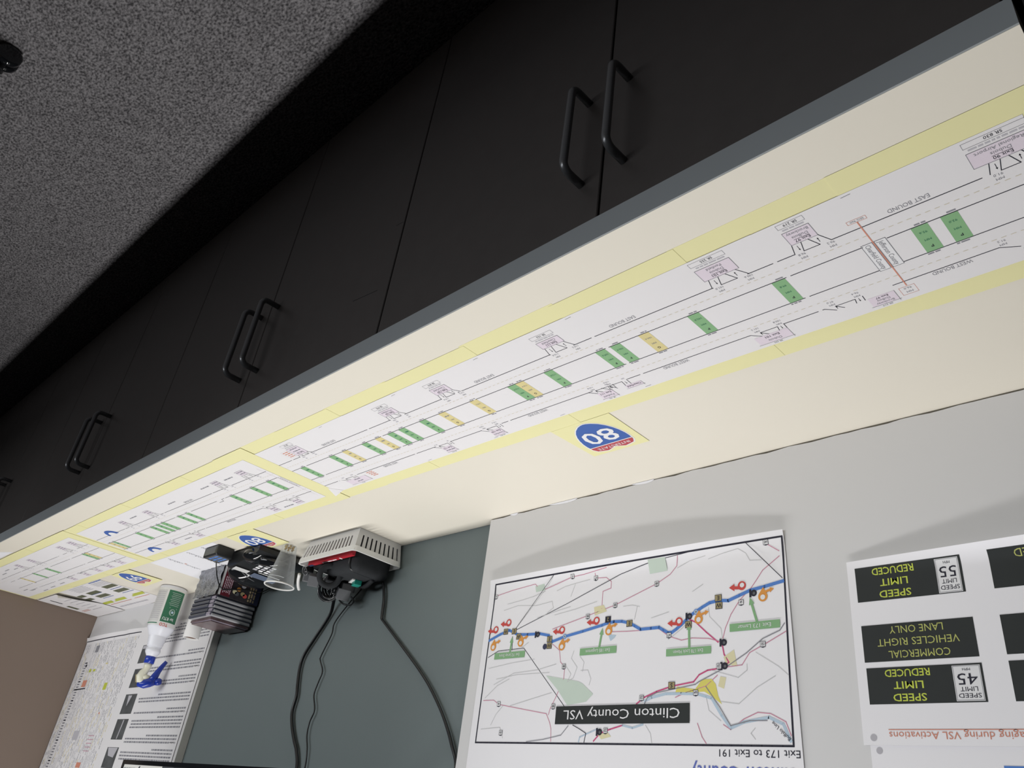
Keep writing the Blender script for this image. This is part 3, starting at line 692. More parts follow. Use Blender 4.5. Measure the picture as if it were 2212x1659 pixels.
# thin grey roads
G = [[(-2.85, 1.085), (-2.875, 1.080), (-2.905, 1.076), (-2.918, 1.085), (-2.925, 1.098), (-2.945, 1.10)], [(-2.79, 1.092), (-2.815, 1.083), (-2.845, 1.079)],
     [(-2.52, 1.10), (-2.54, 1.094), (-2.565, 1.091), (-2.60, 1.088)], [(-2.565, 1.092), (-2.556, 1.115)], [(-2.39, 1.112), (-2.43, 1.108), (-2.46, 1.104), (-2.49, 1.097)],
     [(-2.382, 1.124), (-2.42, 1.118), (-2.47, 1.123), (-2.51, 1.119), (-2.515, 1.132), (-2.50, 1.14)], [(-2.476, 1.147), (-2.53, 1.138), (-2.558, 1.134)], [(-2.52, 1.146), (-2.57, 1.140), (-2.62, 1.131)],
     [(-2.68, 1.146), (-2.70, 1.146), (-2.715, 1.15)], [(-2.71, 1.149), (-2.705, 1.171)], [(-2.74, 1.172), (-2.775, 1.165)], [(-2.82, 1.136), (-2.84, 1.126)],
     [(-2.38, 1.266), (-2.43, 1.247), (-2.49, 1.244), (-2.535, 1.236)], [(-2.36, 1.235), (-2.42, 1.228), (-2.48, 1.224)], [(-2.385, 1.256), (-2.44, 1.25), (-2.52, 1.25)],
     [(-2.56, 1.242), (-2.572, 1.255), (-2.565, 1.268), (-2.578, 1.262), (-2.585, 1.244), (-2.57, 1.228), (-2.575, 1.215)], [(-2.594, 1.25), (-2.61, 1.25), (-2.618, 1.265), (-2.615, 1.275)],
     [(-2.59, 1.226), (-2.60, 1.236), (-2.598, 1.252)], [(-2.36, 1.29), (-2.39, 1.268), (-2.42, 1.257)], [(-2.43, 1.305), (-2.47, 1.297), (-2.53, 1.285)], [(-2.385, 1.338), (-2.395, 1.32), (-2.412, 1.304)],
     [(-2.36, 1.345), (-2.41, 1.342), (-2.42, 1.36)], [(-2.855, 1.262), (-2.90, 1.275), (-2.915, 1.265), (-2.915, 1.256)], [(-2.93, 1.24), (-2.965, 1.262), (-2.985 + 0.005, 1.275)], [(-2.96, 1.275), (-2.93, 1.29), (-2.90, 1.312), (-2.87, 1.308)],
     [(-2.845, 1.30), (-2.85, 1.32), (-2.87, 1.335)], [(-2.925, 1.345), (-2.918, 1.352), (-2.925, 1.360)], [(-2.735, 1.34), (-2.745, 1.352), (-2.748, 1.366)], [(-2.875, 1.218), (-2.872, 1.20), (-2.852, 1.18), (-2.85, 1.165)],
     [(-2.775, 1.21), (-2.80, 1.195), (-2.815, 1.183)], [(-2.46, 1.192), (-2.445, 1.20), (-2.43, 1.192)]]
for g in G: b.line(g, 0.0008, lgrey, I)
for g in ([(-2.792, 1.0715), (-2.789, 1.088), (-2.776, 1.101), (-2.749, 1.114), (-2.661, 1.142), (-2.600, 1.155), (-2.518, 1.172)],
          [(-2.351, 1.092), (-2.40, 1.085), (-2.462, 1.080), (-2.470, 1.088), (-2.490, 1.093), (-2.558, 1.078), (-2.585, 1.077), (-2.64, 1.0715)],
          [(-2.612, 1.078), (-2.614, 1.087), (-2.638, 1.089), (-2.650, 1.098), (-2.650, 1.110), (-2.632, 1.114), (-2.632, 1.145)],
          [(-2.357, 1.294), (-2.385, 1.294), (-2.400, 1.302), (-2.46, 1.311), (-2.522, 1.320), (-2.532, 1.335), (-2.536, 1.345), (-2.538, 1.365)],
          [(-2.522, 1.200), (-2.540, 1.212), (-2.545, 1.233), (-2.556, 1.242), (-2.556, 1.262), (-2.541, 1.293), (-2.530, 1.312), (-2.527, 1.322)],
          [(-2.975, 1.098), (-2.946, 1.117), (-2.936, 1.130), (-2.926, 1.142), (-2.905, 1.160), (-2.890, 1.180), (-2.880, 1.200), (-2.874, 1.220)],
          [(-2.983 + 0.003, 1.213), (-2.950, 1.227), (-2.920, 1.240), (-2.907, 1.257), (-2.880, 1.259)],
          [(-2.954, 1.075), (-2.975, 1.09)], [(-2.655, 1.188), (-2.690, 1.190), (-2.72, 1.191), (-2.75, 1.190), (-2.757, 1.192), (-2.776, 1.205), (-2.80, 1.213), (-2.82, 1.211), (-2.85, 1.214), (-2.870, 1.220)],
          [(-2.79, 1.30), (-2.81, 1.293), (-2.845, 1.285), (-2.865, 1.27)], [(-2.845, 1.366), (-2.838, 1.357), (-2.833, 1.345), (-2.83, 1.338)],
          [(-2.874, 1.340), (-2.886, 1.347), (-2.907, 1.333), (-2.93, 1.324), (-2.95, 1.326), (-2.972, 1.337), (-2.979, 1.355)]):
    b.line(g, 0.0012, pink, I)
for g in ([(-2.867, 1.221), (-2.846, 1.204), (-2.827, 1.187), (-2.815, 1.181)], [(-2.874, 1.225), (-2.877, 1.240), (-2.885, 1.252), (-2.875, 1.258)],
          [(-2.880, 1.259), (-2.848, 1.262), (-2.833, 1.268), (-2.823, 1.278), (-2.784, 1.283), (-2.755, 1.290), (-2.732, 1.298), (-2.716, 1.308)], [(-2.690, 1.340), (-2.665, 1.346), (-2.645, 1.352), (-2.632, 1.364)]):
    b.line(g, 0.0022, pink2m, I)
b.line([(-2.978, 1.201), (-2.970, 1.211), (-2.942, 1.221), (-2.915, 1.240), (-2.880, 1.259), (-2.833, 1.278), (-2.826, 1.282), (-2.790, 1.287), (-2.755, 1.292), (-2.738, 1.298), (-2.732, 1.308)], 0.0014, ink2, J)
b.line([(-2.845, 1.286), (-2.868, 1.315), (-2.886, 1.3415), (-2.917, 1.335), (-2.944, 1.335)], 0.0014, ink2, J)
b.line([(-2.575, 1.34), (-2.56, 1.355), (-2.52, 1.362), (-2.48, 1.366)], 0.0012, ink2, J); b.line([(-2.585, 1.339), (-2.60, 1.345), (-2.615, 1.352), (-2.612, 1.366)], 0.0012, ink, J)
# county outline lines
for g in ([(-2.511, 1.0695), (-2.422, 1.162)], [(-2.812, 1.069), (-2.74, 1.074), (-2.671, 1.087), (-2.55, 1.127), (-2.422, 1.166)], [(-2.354, 1.214), (-2.381, 1.203), (-2.449, 1.202), (-2.563, 1.309)], [(-2.920, 1.069), (-2.978, 1.133)], [(-2.415, 1.178), (-2.418, 1.204)]):
    b.line(g, 0.0011, ink, I)
# the blue interstate
R80 = [(-2.9790, 1.138), (-2.948, 1.143), (-2.924, 1.146), (-2.905, 1.152), (-2.886, 1.158), (-2.868, 1.156), (-2.852, 1.158), (-2.838, 1.164), (-2.822, 1.172), (-2.809, 1.181), (-2.800, 1.188), (-2.791, 1.194), (-2.782, 1.199), (-2.774, 1.199), (-2.765, 1.194), (-2.756, 1.189),
       (-2.740, 1.189), (-2.719, 1.189), (-2.706, 1.182), (-2.694, 1.176), (-2.678, 1.172), (-2.661, 1.171), (-2.648, 1.172), (-2.635, 1.175), (-2.592, 1.182), (-2.551, 1.188), (-2.521, 1.195), (-2.515, 1.189), (-2.510, 1.183), (-2.487, 1.178), (-2.455, 1.177), (-2.428, 1.175), (-2.415, 1.169), (-2.404, 1.165), (-2.380, 1.171), (-2.351, 1.181)]
b.line(R80, 0.0052, blue2, J)
K = 0.00055; KK = 0.00080
def shieldlet(x, z, t):
    b.poly([(x - 0.0045, z - 0.0040), (x + 0.0045, z - 0.0040), (x + 0.0045, z + 0.0040), (x, z + 0.0055), (x - 0.0045, z + 0.0040)], ink, K)
    b.rect(x - 0.0038, z - 0.0033, x + 0.0038, z + 0.0036, pwhite, K + 0.0001); b.text(t, x, z - 0.0021, 0.0044, ink, KK, bold=True, sx=0.62)
for x, z, t in ((-2.954, 1.073, '645'), (-2.558, 1.077, '192'), (-2.614, 1.087, '477'), (-2.749, 1.114, '880'), (-2.662, 1.142, '880'), (-2.601, 1.156, '880'), (-2.554, 1.241, '880'), (-2.537, 1.308, '880'), (-2.400, 1.301, '44'),
                (-2.414, 1.351, '654'), (-2.776, 1.203, '477'), (-2.726, 1.299, '220'), (-2.827, 1.294, '664'), (-2.942, 1.229, '150'), (-2.908, 1.163, '64'), (-2.656, 1.348, '220'), (-2.354, 1.093, '45'), (-2.868, 1.257, '220')): shieldlet(x, z, t)
for x, z in ((-2.827, 1.170), (-2.550, 1.188)):
    b.disc((x, z), 0.0046, blue2, K); b.disc((x, z), 0.0034, river, K + 0.0001); b.text('80', x, z - 0.0016, 0.0034, ink, KK, sx=0.8)
def green_flag(x0, x1, z0, z1, t, tail, tip):
    w = 0.0040
    b.line([tail, (tip[0] + (tail[0] - tip[0]) * 0.25, tip[1] + (tail[1] - tip[1]) * 0.25)], w, MATS['green_ink'], K)
    dx, dz = tip[0] - tail[0], tip[1] - tail[1]; L = math.hypot(dx, dz); ux, uz = dx / L, dz / L
    m = (tip[0] - ux * 0.0115, tip[1] - uz * 0.0115)
    b.poly([tip, (m[0] - uz * 0.0048, m[1] + ux * 0.0048), (m[0] + uz * 0.0048, m[1] - ux * 0.0048)], MATS['green_ink'], K + 0.0001)
    b.rect(x0, z0, x1, z1, MATS['green_ink'], K + 0.0002); b.text(t, (x0 + x1) / 2, z0 + (z1 - z0) * 0.27, (z1 - z0) * 0.50, pwhite, KK + 0.0003, width=(x1 - x0) * 0.66)
mat('green_ink', (0.25, 0.46, 0.24))
green_flag(-2.971, -2.8875, 1.1950, 1.2070, 'Exit 173 Lamar', (-2.934, 1.196), (-2.923, 1.157))
green_flag(-2.8545, -2.7715, 1.2255, 1.2370, 'Exit 178 Lock Haven', (-2.815, 1.226), (-2.814, 1.186))
green_flag(-2.6700, -2.5890, 1.2125, 1.2245, 'Exit 185 Loganton', (-2.632, 1.213), (-2.637, 1.180))
green_flag(-2.4535, -2.3720, 1.2070, 1.2190, 'Exit 192 Jersey Shore', (-2.413, 1.208), (-2.415, 1.178))
def red_mark(x, z):
    b.disc((x - 0.004, z), 0.0072, redi, K); b.disc((x - 0.0045, z - 0.0008), 0.0038, pwhite, K + 0.0002)
    b.line([(x, z + 0.003), (x + 0.010, z + 0.0020)], 0.0050, redi, K + 0.0001)
    b.poly([(x + 0.009, z - 0.0042), (x + 0.0185, z + 0.001), (x + 0.009, z + 0.0075)], redi, K + 0.0001)
def drop_mark(x, z):
    b.disc((x + 0.004, z + 0.002), 0.0078, orangei, K); b.disc((x + 0.004, z + 0.003), 0.0040, pwhite, K + 0.0002)
    b.poly([(x - 0.0025, z - 0.002), (x + 0.003, z - 0.0125), (x + 0.0105, z - 0.002)], orangei, K + 0.0001)
    b.line([(x - 0.001, z - 0.005), (x - 0.009, z - 0.0072)], 0.0036, orangei, K + 0.0001)
    b.poly([(x - 0.0080, z - 0.0110), (x - 0.0080, z - 0.0028), (x - 0.0150, z - 0.0085)], orangei, K + 0.0001)
for x, z in ((-2.906, 1.137), (-2.791, 1.183), (-2.618, 1.166), (-2.538, 1.176), (-2.396, 1.150), (-2.362, 1.161)): red_mark(x, z)
for x, z in ((-2.949, 1.156), (-2.836, 1.180), (-2.655, 1.184), (-2.549, 1.203), (-2.443, 1.189), (-2.369, 1.192)): drop_mark(x, z)
for x, z, t, mt in ((-2.868, 1.152, 'E', tan), (-2.869, 1.164, 'W', tan), (-2.695, 1.177, 'E', tan), (-2.813, 1.189, 'W', tan), (-2.648, 1.166, '2', ink), (-2.513, 1.190, 'E', tan), (-2.514, 1.202, 'W', tan), (-2.418, 1.168, 'E', tan), (-2.395, 1.167, 'W', tan), (-2.432, 1.179, 'W', tan), (-2.783, 1.282, 'S', tan)):
    b.rect(x - 0.0062, z - 0.0056, x + 0.0062, z + 0.0056, ink, K); b.rect(x - 0.0055, z - 0.0048, x + 0.0055, z + 0.0046, mt, K + 0.0001)
    b.text(t, x, z - 0.0032, 0.0066, ink if mt is tan else tan, KK, bold=True)
for x, z in ((-2.927, 1.151), (-2.812, 1.176), (-2.874, 1.222), (-2.875, 1.257), (-2.479, 1.179), (-2.641, 1.350)):
    b.disc((x - 0.003, z), 0.0052, ink, K); b.disc((x - 0.0035, z + 0.0005), 0.0022, grey_p, K + 0.0001); b.rect(x + 0.001, z - 0.006, x + 0.0045, z + 0.006, ink, K)
b.disc((-2.503, 1.203), 0.0052, navym, K)
b.rect(-2.8165, 1.3085, -2.5445, 1.3375, signblk, K + 0.0002)
b.text('Clinton County VSL', -2.681, 1.3155, 0.0150, pwhite, KK + 0.0004, width=0.236)
b.text('Buffalo Line', -2.966, 1.347, 0.0052, ink, K, ang=-0.73)
b.text('Exit 173 to Exit 191', -2.9905, 1.3735, 0.0098, ink, I, al='l', width=0.124)
mat('heading_blue_ink', (0.15, 0.19, 0.52), 0.7, 0.2, noise=0.03)
b.text('Clinton County', -2.990, 1.3955, 0.019, MATS['heading_blue_ink'], I, al='l', bold=True, width=0.172)
o = b.build('county_map'); tag(o, 'white map sheet with a blue route line and a black Clinton County VSL title', 'map')

# ------------------------------------------------------------------ speed limit sheet
vcurl = lambda u, v: 0.0008 + max(0.0, (1.150 - v) / 0.027) ** 2 * (0.0005 + 0.012 * min(1.0, max(0, (-3.078 - u) / 0.24)) ** 0.9)
b = MB(xwall(YW0, vcurl)); b.sub = 0.004; b.grid(-3.42, 1.1235, -3.0775, 1.3660, 60, 60, paperw, 0.0)
def sign(x0, x1, z0, z1): b.rect(x0, z0, x1, z1, signblk, I)
def limit(x0, x1, z0, z1, num):
    c = (x0 + x1) / 2; H = z1 - z0
    b.rect(x0, z0, x1, z1, pwhite, J); b.box2(x0 + 0.001, z0 + 0.001, x1 - 0.001, z1 - 0.001, 0.0005, ink2, K)
    b.text('SPEED', c, z0 + H * 0.79, H * 0.125, ink, K, width=(x1 - x0) * 0.80); b.text('LIMIT', c, z0 + H * 0.61, H * 0.125, ink, K, width=(x1 - x0) * 0.62)
    b.text(num, c, z0 + H * 0.235, H * 0.32, ink, K, width=(x1 - x0) * 0.72); b.text('MPH', c, z0 + H * 0.08, H * 0.075, ink, K, width=(x1 - x0) * 0.28)
def rows(xc, z0, z1, ts, mt, ws):
    H = (z1 - z0) / 3.0
    for i, (t, w) in enumerate(zip(ts, ws)): b.text(t, xc, z1 - H * (i + 0.83), H * 0.60, mt, J, bold=(mt is ledy), width=w)
sign(-3.2275, -3.0885, 1.1345, 1.1830); limit(-3.2245, -3.1955, 1.1365, 1.1820, '55'); rows(-3.1400, 1.1350, 1.1835, ['SPEED', 'LIMIT', 'REDUCED'], ledy, (0.042, 0.037, 0.056))
sign(-3.2300, -3.0895, 1.2155, 1.2640); rows(-3.1600, 1.2165, 1.2640, ['COMMERCIAL', 'VEHICLES RIGHT', 'LANE ONLY'], ledp, (0.076, 0.102, 0.067))
sign(-3.2310, -3.0905, 1.2715, 1.3170); limit(-3.2285, -3.1965, 1.2735, 1.3155, '45'); rows(-3.1420, 1.2720, 1.3175, ['SPEED', 'LIMIT', 'REDUCED'], ledy, (0.041, 0.037, 0.056))
for z0, z1 in ((1.1335, 1.1830), (1.2160, 1.2635), (1.2710, 1.3170)): sign(-3.40, -3.2605, z0, z1)
rows(-3.320, 1.1340, 1.1830, ['SPEED', 'LIMIT', 'REDUCED'], ledp, (0.045, 0.040, 0.06)); 
b.text('Messaging during VSL Activations', -3.1110, 1.3500, 0.0086, redl, I, al='r', width=0.178); b.line([(-3.289, 1.3475), (-3.1110, 1.3475)], 0.0010, redl, I)
b.disc((-3.091, 1.357), 0.0042, ink3, I)
tag(b.build('speed_limit_sheet'), 'white sheet of black speed limit message signs, 55 and 45, beside the map', 'poster')
b = MB(xwall(-BT - 0.0008)); b.grid(-3.43, 1.358, -3.0850, 1.62, 4, 4, paperw, 0.0); b.rect(-3.40, 1.386, -3.235, 1.41, blue2, I); b.disc((-3.096, 1.372), 0.004, ink3, I)
tag(b.build('poster_sheet'), 'plain white sheet showing above the speed limit sheet, tucked behind it', 'poster')

# ------------------------------------------------------------------ sheets on the right board
tcurl = lambda u, v: 0.016 * max(0.0, (1.045 - v) / 0.05) ** 2 * (0.35 + 0.65 * abs(math.sin((u + 0.05) * 9.0)) ** 0.6) * min(1.0, max(0.0, (u + 0.545) / 0.10)) + 0.0003
b = MB(xwall(-BT - 0.0004, tcurl)); b.grid(-0.600, 1.0030, -0.0255, 1.72, 56, 80, paper, 0.0)
for k in range(56):
    a = -0.595 + 0.565 * k / 56; c = -0.595 + 0.565 * (k + 1) / 56; b.line([(a, 1.0180), (c, 1.0180)], 0.0030, ink, 0.0006)
for x, z1 in ((-0.184, 1.70), (-0.310, 1.70), (-0.446, 1.70)): b.line([(x, 1.020), (x - 0.004, z1)], 0.0011, ink2, I)
b.line([(-0.030, 1.02), (-0.030, 1.70)], 0.0022, ink, I); b.line([(-0.190, 1.198), (-0.080, 1.200)], 0.0042, ink, I)
random.seed(3)
for x in (-0.045, -0.055, -0.065, -0.075, -0.085, -0.145, -0.170, -0.195, -0.215, -0.240, -0.250, -0.274, -0.296, -0.322, -0.348, -0.372, -0.384, -0.408, -0.432, -0.458, -0.483, -0.508, -0.535, -0.135, -0.155, -0.205, -0.225, -0.262, -0.285, -0.335, -0.36, -0.395, -0.42, -0.47, -0.495, -0.52):
    z = 1.03
    while z < 1.68:
        e = z + random.uniform(0.01, 0.05); b.words(z, e, x, 0.0034, random.choice([ink3, ink3, ink2, amber]), I, vert=True); z = e + random.uniform(0.004, 0.02)
for k in range(60):                                            # column of dark cell rows
    z = 1.10 + k * 0.0098
    b.rect(-0.116, z, -0.092, z + 0.0045, ink2 if k % 7 else ink, I)
b.rect(-0.182, 1.040, -0.150, 1.065, ink2, I); b.rect(-0.122, 1.108, -0.108, 1.118, ink, J)
for x, z, w, h_, mt in ((-0.184, 1.168, 0.040, 0.024, redi), (-0.186, 1.128, 0.022, 0.011, hl), (-0.228, 1.130, 0.024, 0.008, hl), (-0.398, 1.185, 0.03, 0.024, hl), (-0.33, 1.112, 0.02, 0.005, amber),
                       (-0.425, 1.285, 0.010, 0.006, redi), (-0.42, 1.445, 0.04, 0.016, redi), (-0.30, 1.345, 0.05, 0.03, ink3)):
    b.rect(x, z, x + w, z + h_, mt if mt is not redi else redl, J)
for i in range(5): b.words(-0.45, -0.40, 1.36 + i * 0.012, 0.0018, pink, J)
tag(b.build('table_sheet'), 'large white table sheet of tiny columns and a black bottom line beside the brown wall', 'poster')
# text page with road photographs
dcurl = lambda u, v: 0.0003 + 0.0005 * max(0.0, (-0.98 - u) / 0.11) * abs(math.sin(v * 6.0)) + 0.006 * max(0.0, (1.03 - v) / 0.03) ** 2 * (0.3 + 0.7 * abs(math.sin(u * 7)))
b = MB(xwall(-BT - 0.0012, dcurl)); b.grid(-1.1015, 1.0060, -0.548, 1.72, 24, 36, paper, 0.0)
random.seed(5)
for z0, z1 in ((1.070, 1.131), (1.150, 1.211), (1.232, 1.294), (1.310, 1.372), (1.395, 1.456), (1.478, 1.54)): b.rect(-0.698, z0, -0.606, z1, photo_m, I)
b.poly([(-0.665, 1.312), (-0.657, 1.312), (-0.648, 1.370), (-0.654, 1.370)], ink3, J); b.poly([(-0.690, 1.396), (-0.612, 1.396), (-0.63, 1.42), (-0.675, 1.425)], ink3, J)
b.poly([(-0.680, 1.165), (-0.625, 1.168), (-0.645, 1.195), (-0.67, 1.19)], tan, J); b.poly([(-0.69, 1.072), (-0.61, 1.072), (-0.61, 1.082), (-0.69, 1.084)], ink3, J); b.poly([(-0.66, 1.236), (-0.63, 1.236), (-0.64, 1.27)], ink3, J)
for top, nl in ((1.148, 0), (1.068, 4), (1.118, 2), (1.160, 3), (1.205, 3), (1.256, 3), (1.290, 2), (1.333, 4), (1.376, 3), (1.425, 4), (1.470, 3), (1.52, 3)):
    for i in range(nl):
        z = top - 0.0095 * i
        if i == 0 and top in (1.118, 1.205, 1.290, 1.376, 1.160): b.text('•Condition', -1.090, z, 0.0052, ink, I, al='l', bold=True, width=0.038); b.words(-1.048, -0.72, z, 0.0048, ink2, I)
        else: b.words(-1.088, -0.72 if i < nl - 1 else random.uniform(-1.0, -0.85), z, 0.0046, ink2, I)
for i in range(3): b.words(-1.09, -0.74, 1.034 - i * 0.0092, 0.0046, ink2, I)
tag(b.build('text_page'), 'white text page with a column of dark road photos, behind the spray bottle', 'poster')

# ------------------------------------------------------------------ wall screen (its lower edge is in the frame)
tv = thing('wall_screen', 'black-framed wall screen whose lower edge shows above the blue-grey wall panel', 'screen', (-1.63, -0.09, 1.45))
TX0, TX1, TY, TZ = -2.255, -1.030, -0.130, 1.4400
b = MB(); b.rbox(((TX0 + TX1) / 2, -0.098, TZ + 0.36), (TX1 - TX0, 0.055, 0.72), blk, bev=0.004); b.build('casing', tv)
b = MB(); 
b.box((TX0, TY, TZ), (TX1, -0.1255, TZ + 0.011), blkg); b.box((TX0, TY, TZ + 0.711), (TX1, -0.1255, TZ + 0.72), blkg); b.box((TX0, TY, TZ + 0.011), (TX0 + 0.009, -0.1255, TZ + 0.711), blkg); b.box((TX1 - 0.009, TY, TZ + 0.011), (TX1, -0.1255, TZ + 0.711), blkg)
b.build('bezel', tv)
b = MB(xwall(-0.1262)); b.rect(TX0 + 0.009, TZ + 0.011, TX1 - 0.009, TZ + 0.711, scr_off, 0.0); b.rect(-1.285, TZ + 0.0112, TX1 - 0.0095, TZ + 0.62, scr_on, 0.0004); b.rect(-1.352, TZ + 0.0112, -1.287, TZ + 0.62, grey_p, 0.0004)
b.words(-1.12, -1.045, TZ + 0.019, 0.006, ink2, 0.0008); b.words(-1.26, -1.16, TZ + 0.020, 0.006, ink2, 0.0008); b.poly([(-1.150, TZ + 0.014), (-1.142, TZ + 0.014), (-1.138, TZ + 0.024), (-1.146, TZ + 0.022)], ink, 0.0008)
b.build('display', tv)
b = MB(); b.box((-1.85, -0.0705, 1.65), (-1.45, -0.0005, 2.0), grey_p); b.build('wall_mount', tv)

# ------------------------------------------------------------------ cables on the wall panel
def cable(name, label, pts, r, mt=None):
    b = MB(); b.tube(crom(pts, 8), r, mt or blk, 8); return tag(b.build(name), label, 'cable')
YC = -0.0075
cable('power_cable', 'thick black cable hanging to the basket, nearest the gadget pile', [(-1.775, -0.042, 1.012), (-1.738, -0.018, 1.037), (-1.717, YC, 1.066), (-1.672, YC, 1.122), (-1.641, YC, 1.162), (-1.636, YC, 1.194), (-1.645, YC, 1.235), (-1.653, YC, 1.262), (-1.651, YC, 1.299), (-1.667, YC, 1.333), (-1.692, YC, 1.365), (-1.713, YC, 1.388), (-1.733, YC, 1.428), (-1.75, -0.02, 1.50)], 0.0042)
cable('thin_cable', 'thin wavy black cable, the middle one above the basket', [(-1.872, -0.045, 1.010), (-1.846, -0.014, 1.010), (-1.790, YC, 1.046), (-1.749, YC, 1.087), (-1.747, YC, 1.117), (-1.722, YC, 1.168), (-1.724, YC, 1.180), (-1.745, YC, 1.207), (-1.737, YC, 1.235), (-1.732, YC, 1.262), (-1.750, YC, 1.297), (-1.741, YC, 1.325), (-1.743, YC, 1.354), (-1.758, YC, 1.385), (-1.766, YC, 1.428), (-1.77, -0.02, 1.50)], 0.0018)
b = MB()
base = [(-1.918, -0.040, 0.990), (-1.925, -0.012, 1.003), (-1.941, YC, 1.045), (-1.949, YC, 1.093), (-1.958, YC, 1.103), (-2.024, YC, 1.150), (-2.117, YC, 1.217), (-2.170, YC, 1.260), (-2.217, YC, 1.307), (-2.248, YC, 1.345), (-2.266, YC, 1.372), (-2.288, YC, 1.410), (-2.300, -0.030, 1.45), (-2.20, -0.03, 1.55)]
P = crom(base, 8); b.tube(P, 0.0030, blk, 8); b.tube([(p[0] + 0.0042, p[1], p[2] - 0.0036) for p in P], 0.0024, blk, 8)
tag(b.build('twin_cable'), 'flat twin black cable slanting up the wall panel towards the map board', 'cable')

# ------------------------------------------------------------------ spray bottle
bx, by = -0.853, -0.083
sp = thing('spray_bottle', 'white trigger spray bottle with a green label and blue trigger on the counter', 'spray bottle', (bx, by, ZT))
b = MB(); b.lathe([(0.038, 0.0005), (0.0425, 0.003), (0.0435, 0.010), (0.0435, 0.122), (0.0420, 0.133), (0.0405, 0.137), (0.034, 0.150), (0.0285, 0.159)] +
                  [(0.0282 - 0.0055 * k / 7 + (0.0009 if k % 2 else -0.0006), 0.162 + 0.0042 * k) for k in range(8)] +
                  [(0.0208, 0.194), (0.0222, 0.199), (0.0232, 0.205), (0.0222, 0.210), (0.0160, 0.220), (0.0145, 0.223)], (bx, by, ZT), bottle_m, 40)
b.build('body', sp)
RL = 0.0437
xl = lambda u, v, h: (bx + (RL + h) * math.cos(math.radians(u)), by + (RL + h) * math.sin(math.radians(u)), ZT + v)
b = MB(xl)
b.grid(120, 0.010, 330, 0.132, 42, 1, whitep, 0.0)
b.grid(144, 0.017, 216, 0.119, 16, 1, greenl, 0.0004); b.grid(224, 0.018, 300, 0.120, 16, 1, greyw, 0.0004); b.grid(224, 0.124, 300, 0.127, 16, 1, dgreen, 0.0004)
def ltext(t, u, v, cap, mt, w): b.text(t, u, v, cap, mt, 0.0008, width=w, bold=True)
ltext('TCO', 196, 0.1235, 0.0095, redi, 34); ltext('lor RTU', 186, 0.104, 0.0095, pwhite, 46)
b.disc((178, 0.086), 13, mat('pale_print', (0.35, 0.45, 0.40), 0.5, 0.3, noise=0.03), 0.0007, 18, 0.0105); b.disc((178, 0.086), 8, greenl, 0.0009, 18, 0.0065); b.disc((178, 0.086), 5, river, 0.0011, 14, 0.004)
b.rect(162, 0.071, 194, 0.0745, MATS['pale_print'], 0.0008)
for i in range(8): b.words(158 + (i % 3), 202 - (i % 2) * 4, 0.024 + i * 0.0056, 0.0021, MATS['pale_print'], 0.0008)
for i in range(14): b.words(228, 270, 0.024 + i * 0.0065, 0.0022, ink3, 0.0008)
tag(b.build('label', sp), 'white and green printed label')
b = MB(); b.lathe([(0.0152, 0.2225), (0.0158, 0.2235), (0.0154, 0.243), (0.0140, 0.2435)], (bx, by, ZT), bluep, 30); tag(b.build('collar', sp), 'blue screw collar')
# head leans out over the nozzle, which points towards the open end of the counter
hd = Vector((-0.60, 0.80, 0)).normalized()
def hp(f, z, s=0.0): return (bx + hd.x * f - hd.y * s, by + hd.y * f + hd.x * s, ZT + z)
b = MB()
b.tube([hp(0, 0.2436), hp(0, 0.252), hp(-0.001, 0.262), hp(-0.006, 0.272), hp(-0.010, 0.284), hp(-0.006, 0.296), hp(0.004, 0.304)], [0.0125, 0.0115, 0.0100, 0.0125, 0.0140, 0.0125, 0.0095], creamp, 16)
b.tube([hp(-0.004, 0.284), hp(0.018, 0.288)], [0.011, 0.009], creamp, 14)
tag(b.build('sprayer_head', sp), 'ivory sprayer head')
b = MB()
b.tube([hp(-0.012, 0.3065), hp(0.006, 0.305), hp(0.022, 0.298), hp(0.040, 0.292)], [0.0080, 0.0135, 0.0145, 0.0100], bluep, 14)
b.tube([hp(0.040, 0.294), hp(0.050, 0.2915), hp(0.056, 0.290)], [0.0105, 0.0110, 0.0070], bluep, 14)
tag(b.build('nozzle', sp), 'blue nozzle shroud')
b = MB(); b.tube([hp(0.026, 0.296), hp(0.031, 0.280), hp(0.037, 0.262), hp(0.045, 0.243), hp(0.052, 0.230)], [0.0125, 0.0115, 0.0085, 0.0066, 0.0056], bluep, 12)
tag(b.build('trigger', sp), 'blue trigger lever')

# ------------------------------------------------------------------ cardboard tube
t = thing('cardboard_tube', 'white cardboard tube standing on end between the boxed set and the spray bottle', 'tube', (-1.135, -0.097, ZT))
b = MB(); b.lathe([(0.0215, 0.001), (0.0225, 0.001), (0.0225, 0.189), (0.0212, 0.190), (0.0200, 0.189), (0.0200, 0.002)], (-1.135, -0.097, ZT), tubem, 32, cap=False); b.build('wall', t)
b = MB(); b.lathe([(0.0199, 0.001), (0.0199, 0.186)], (-1.135, -0.097, ZT), cardb, 32, cap=False); tag(b.build('lining', t), 'brown card inside of the tube')

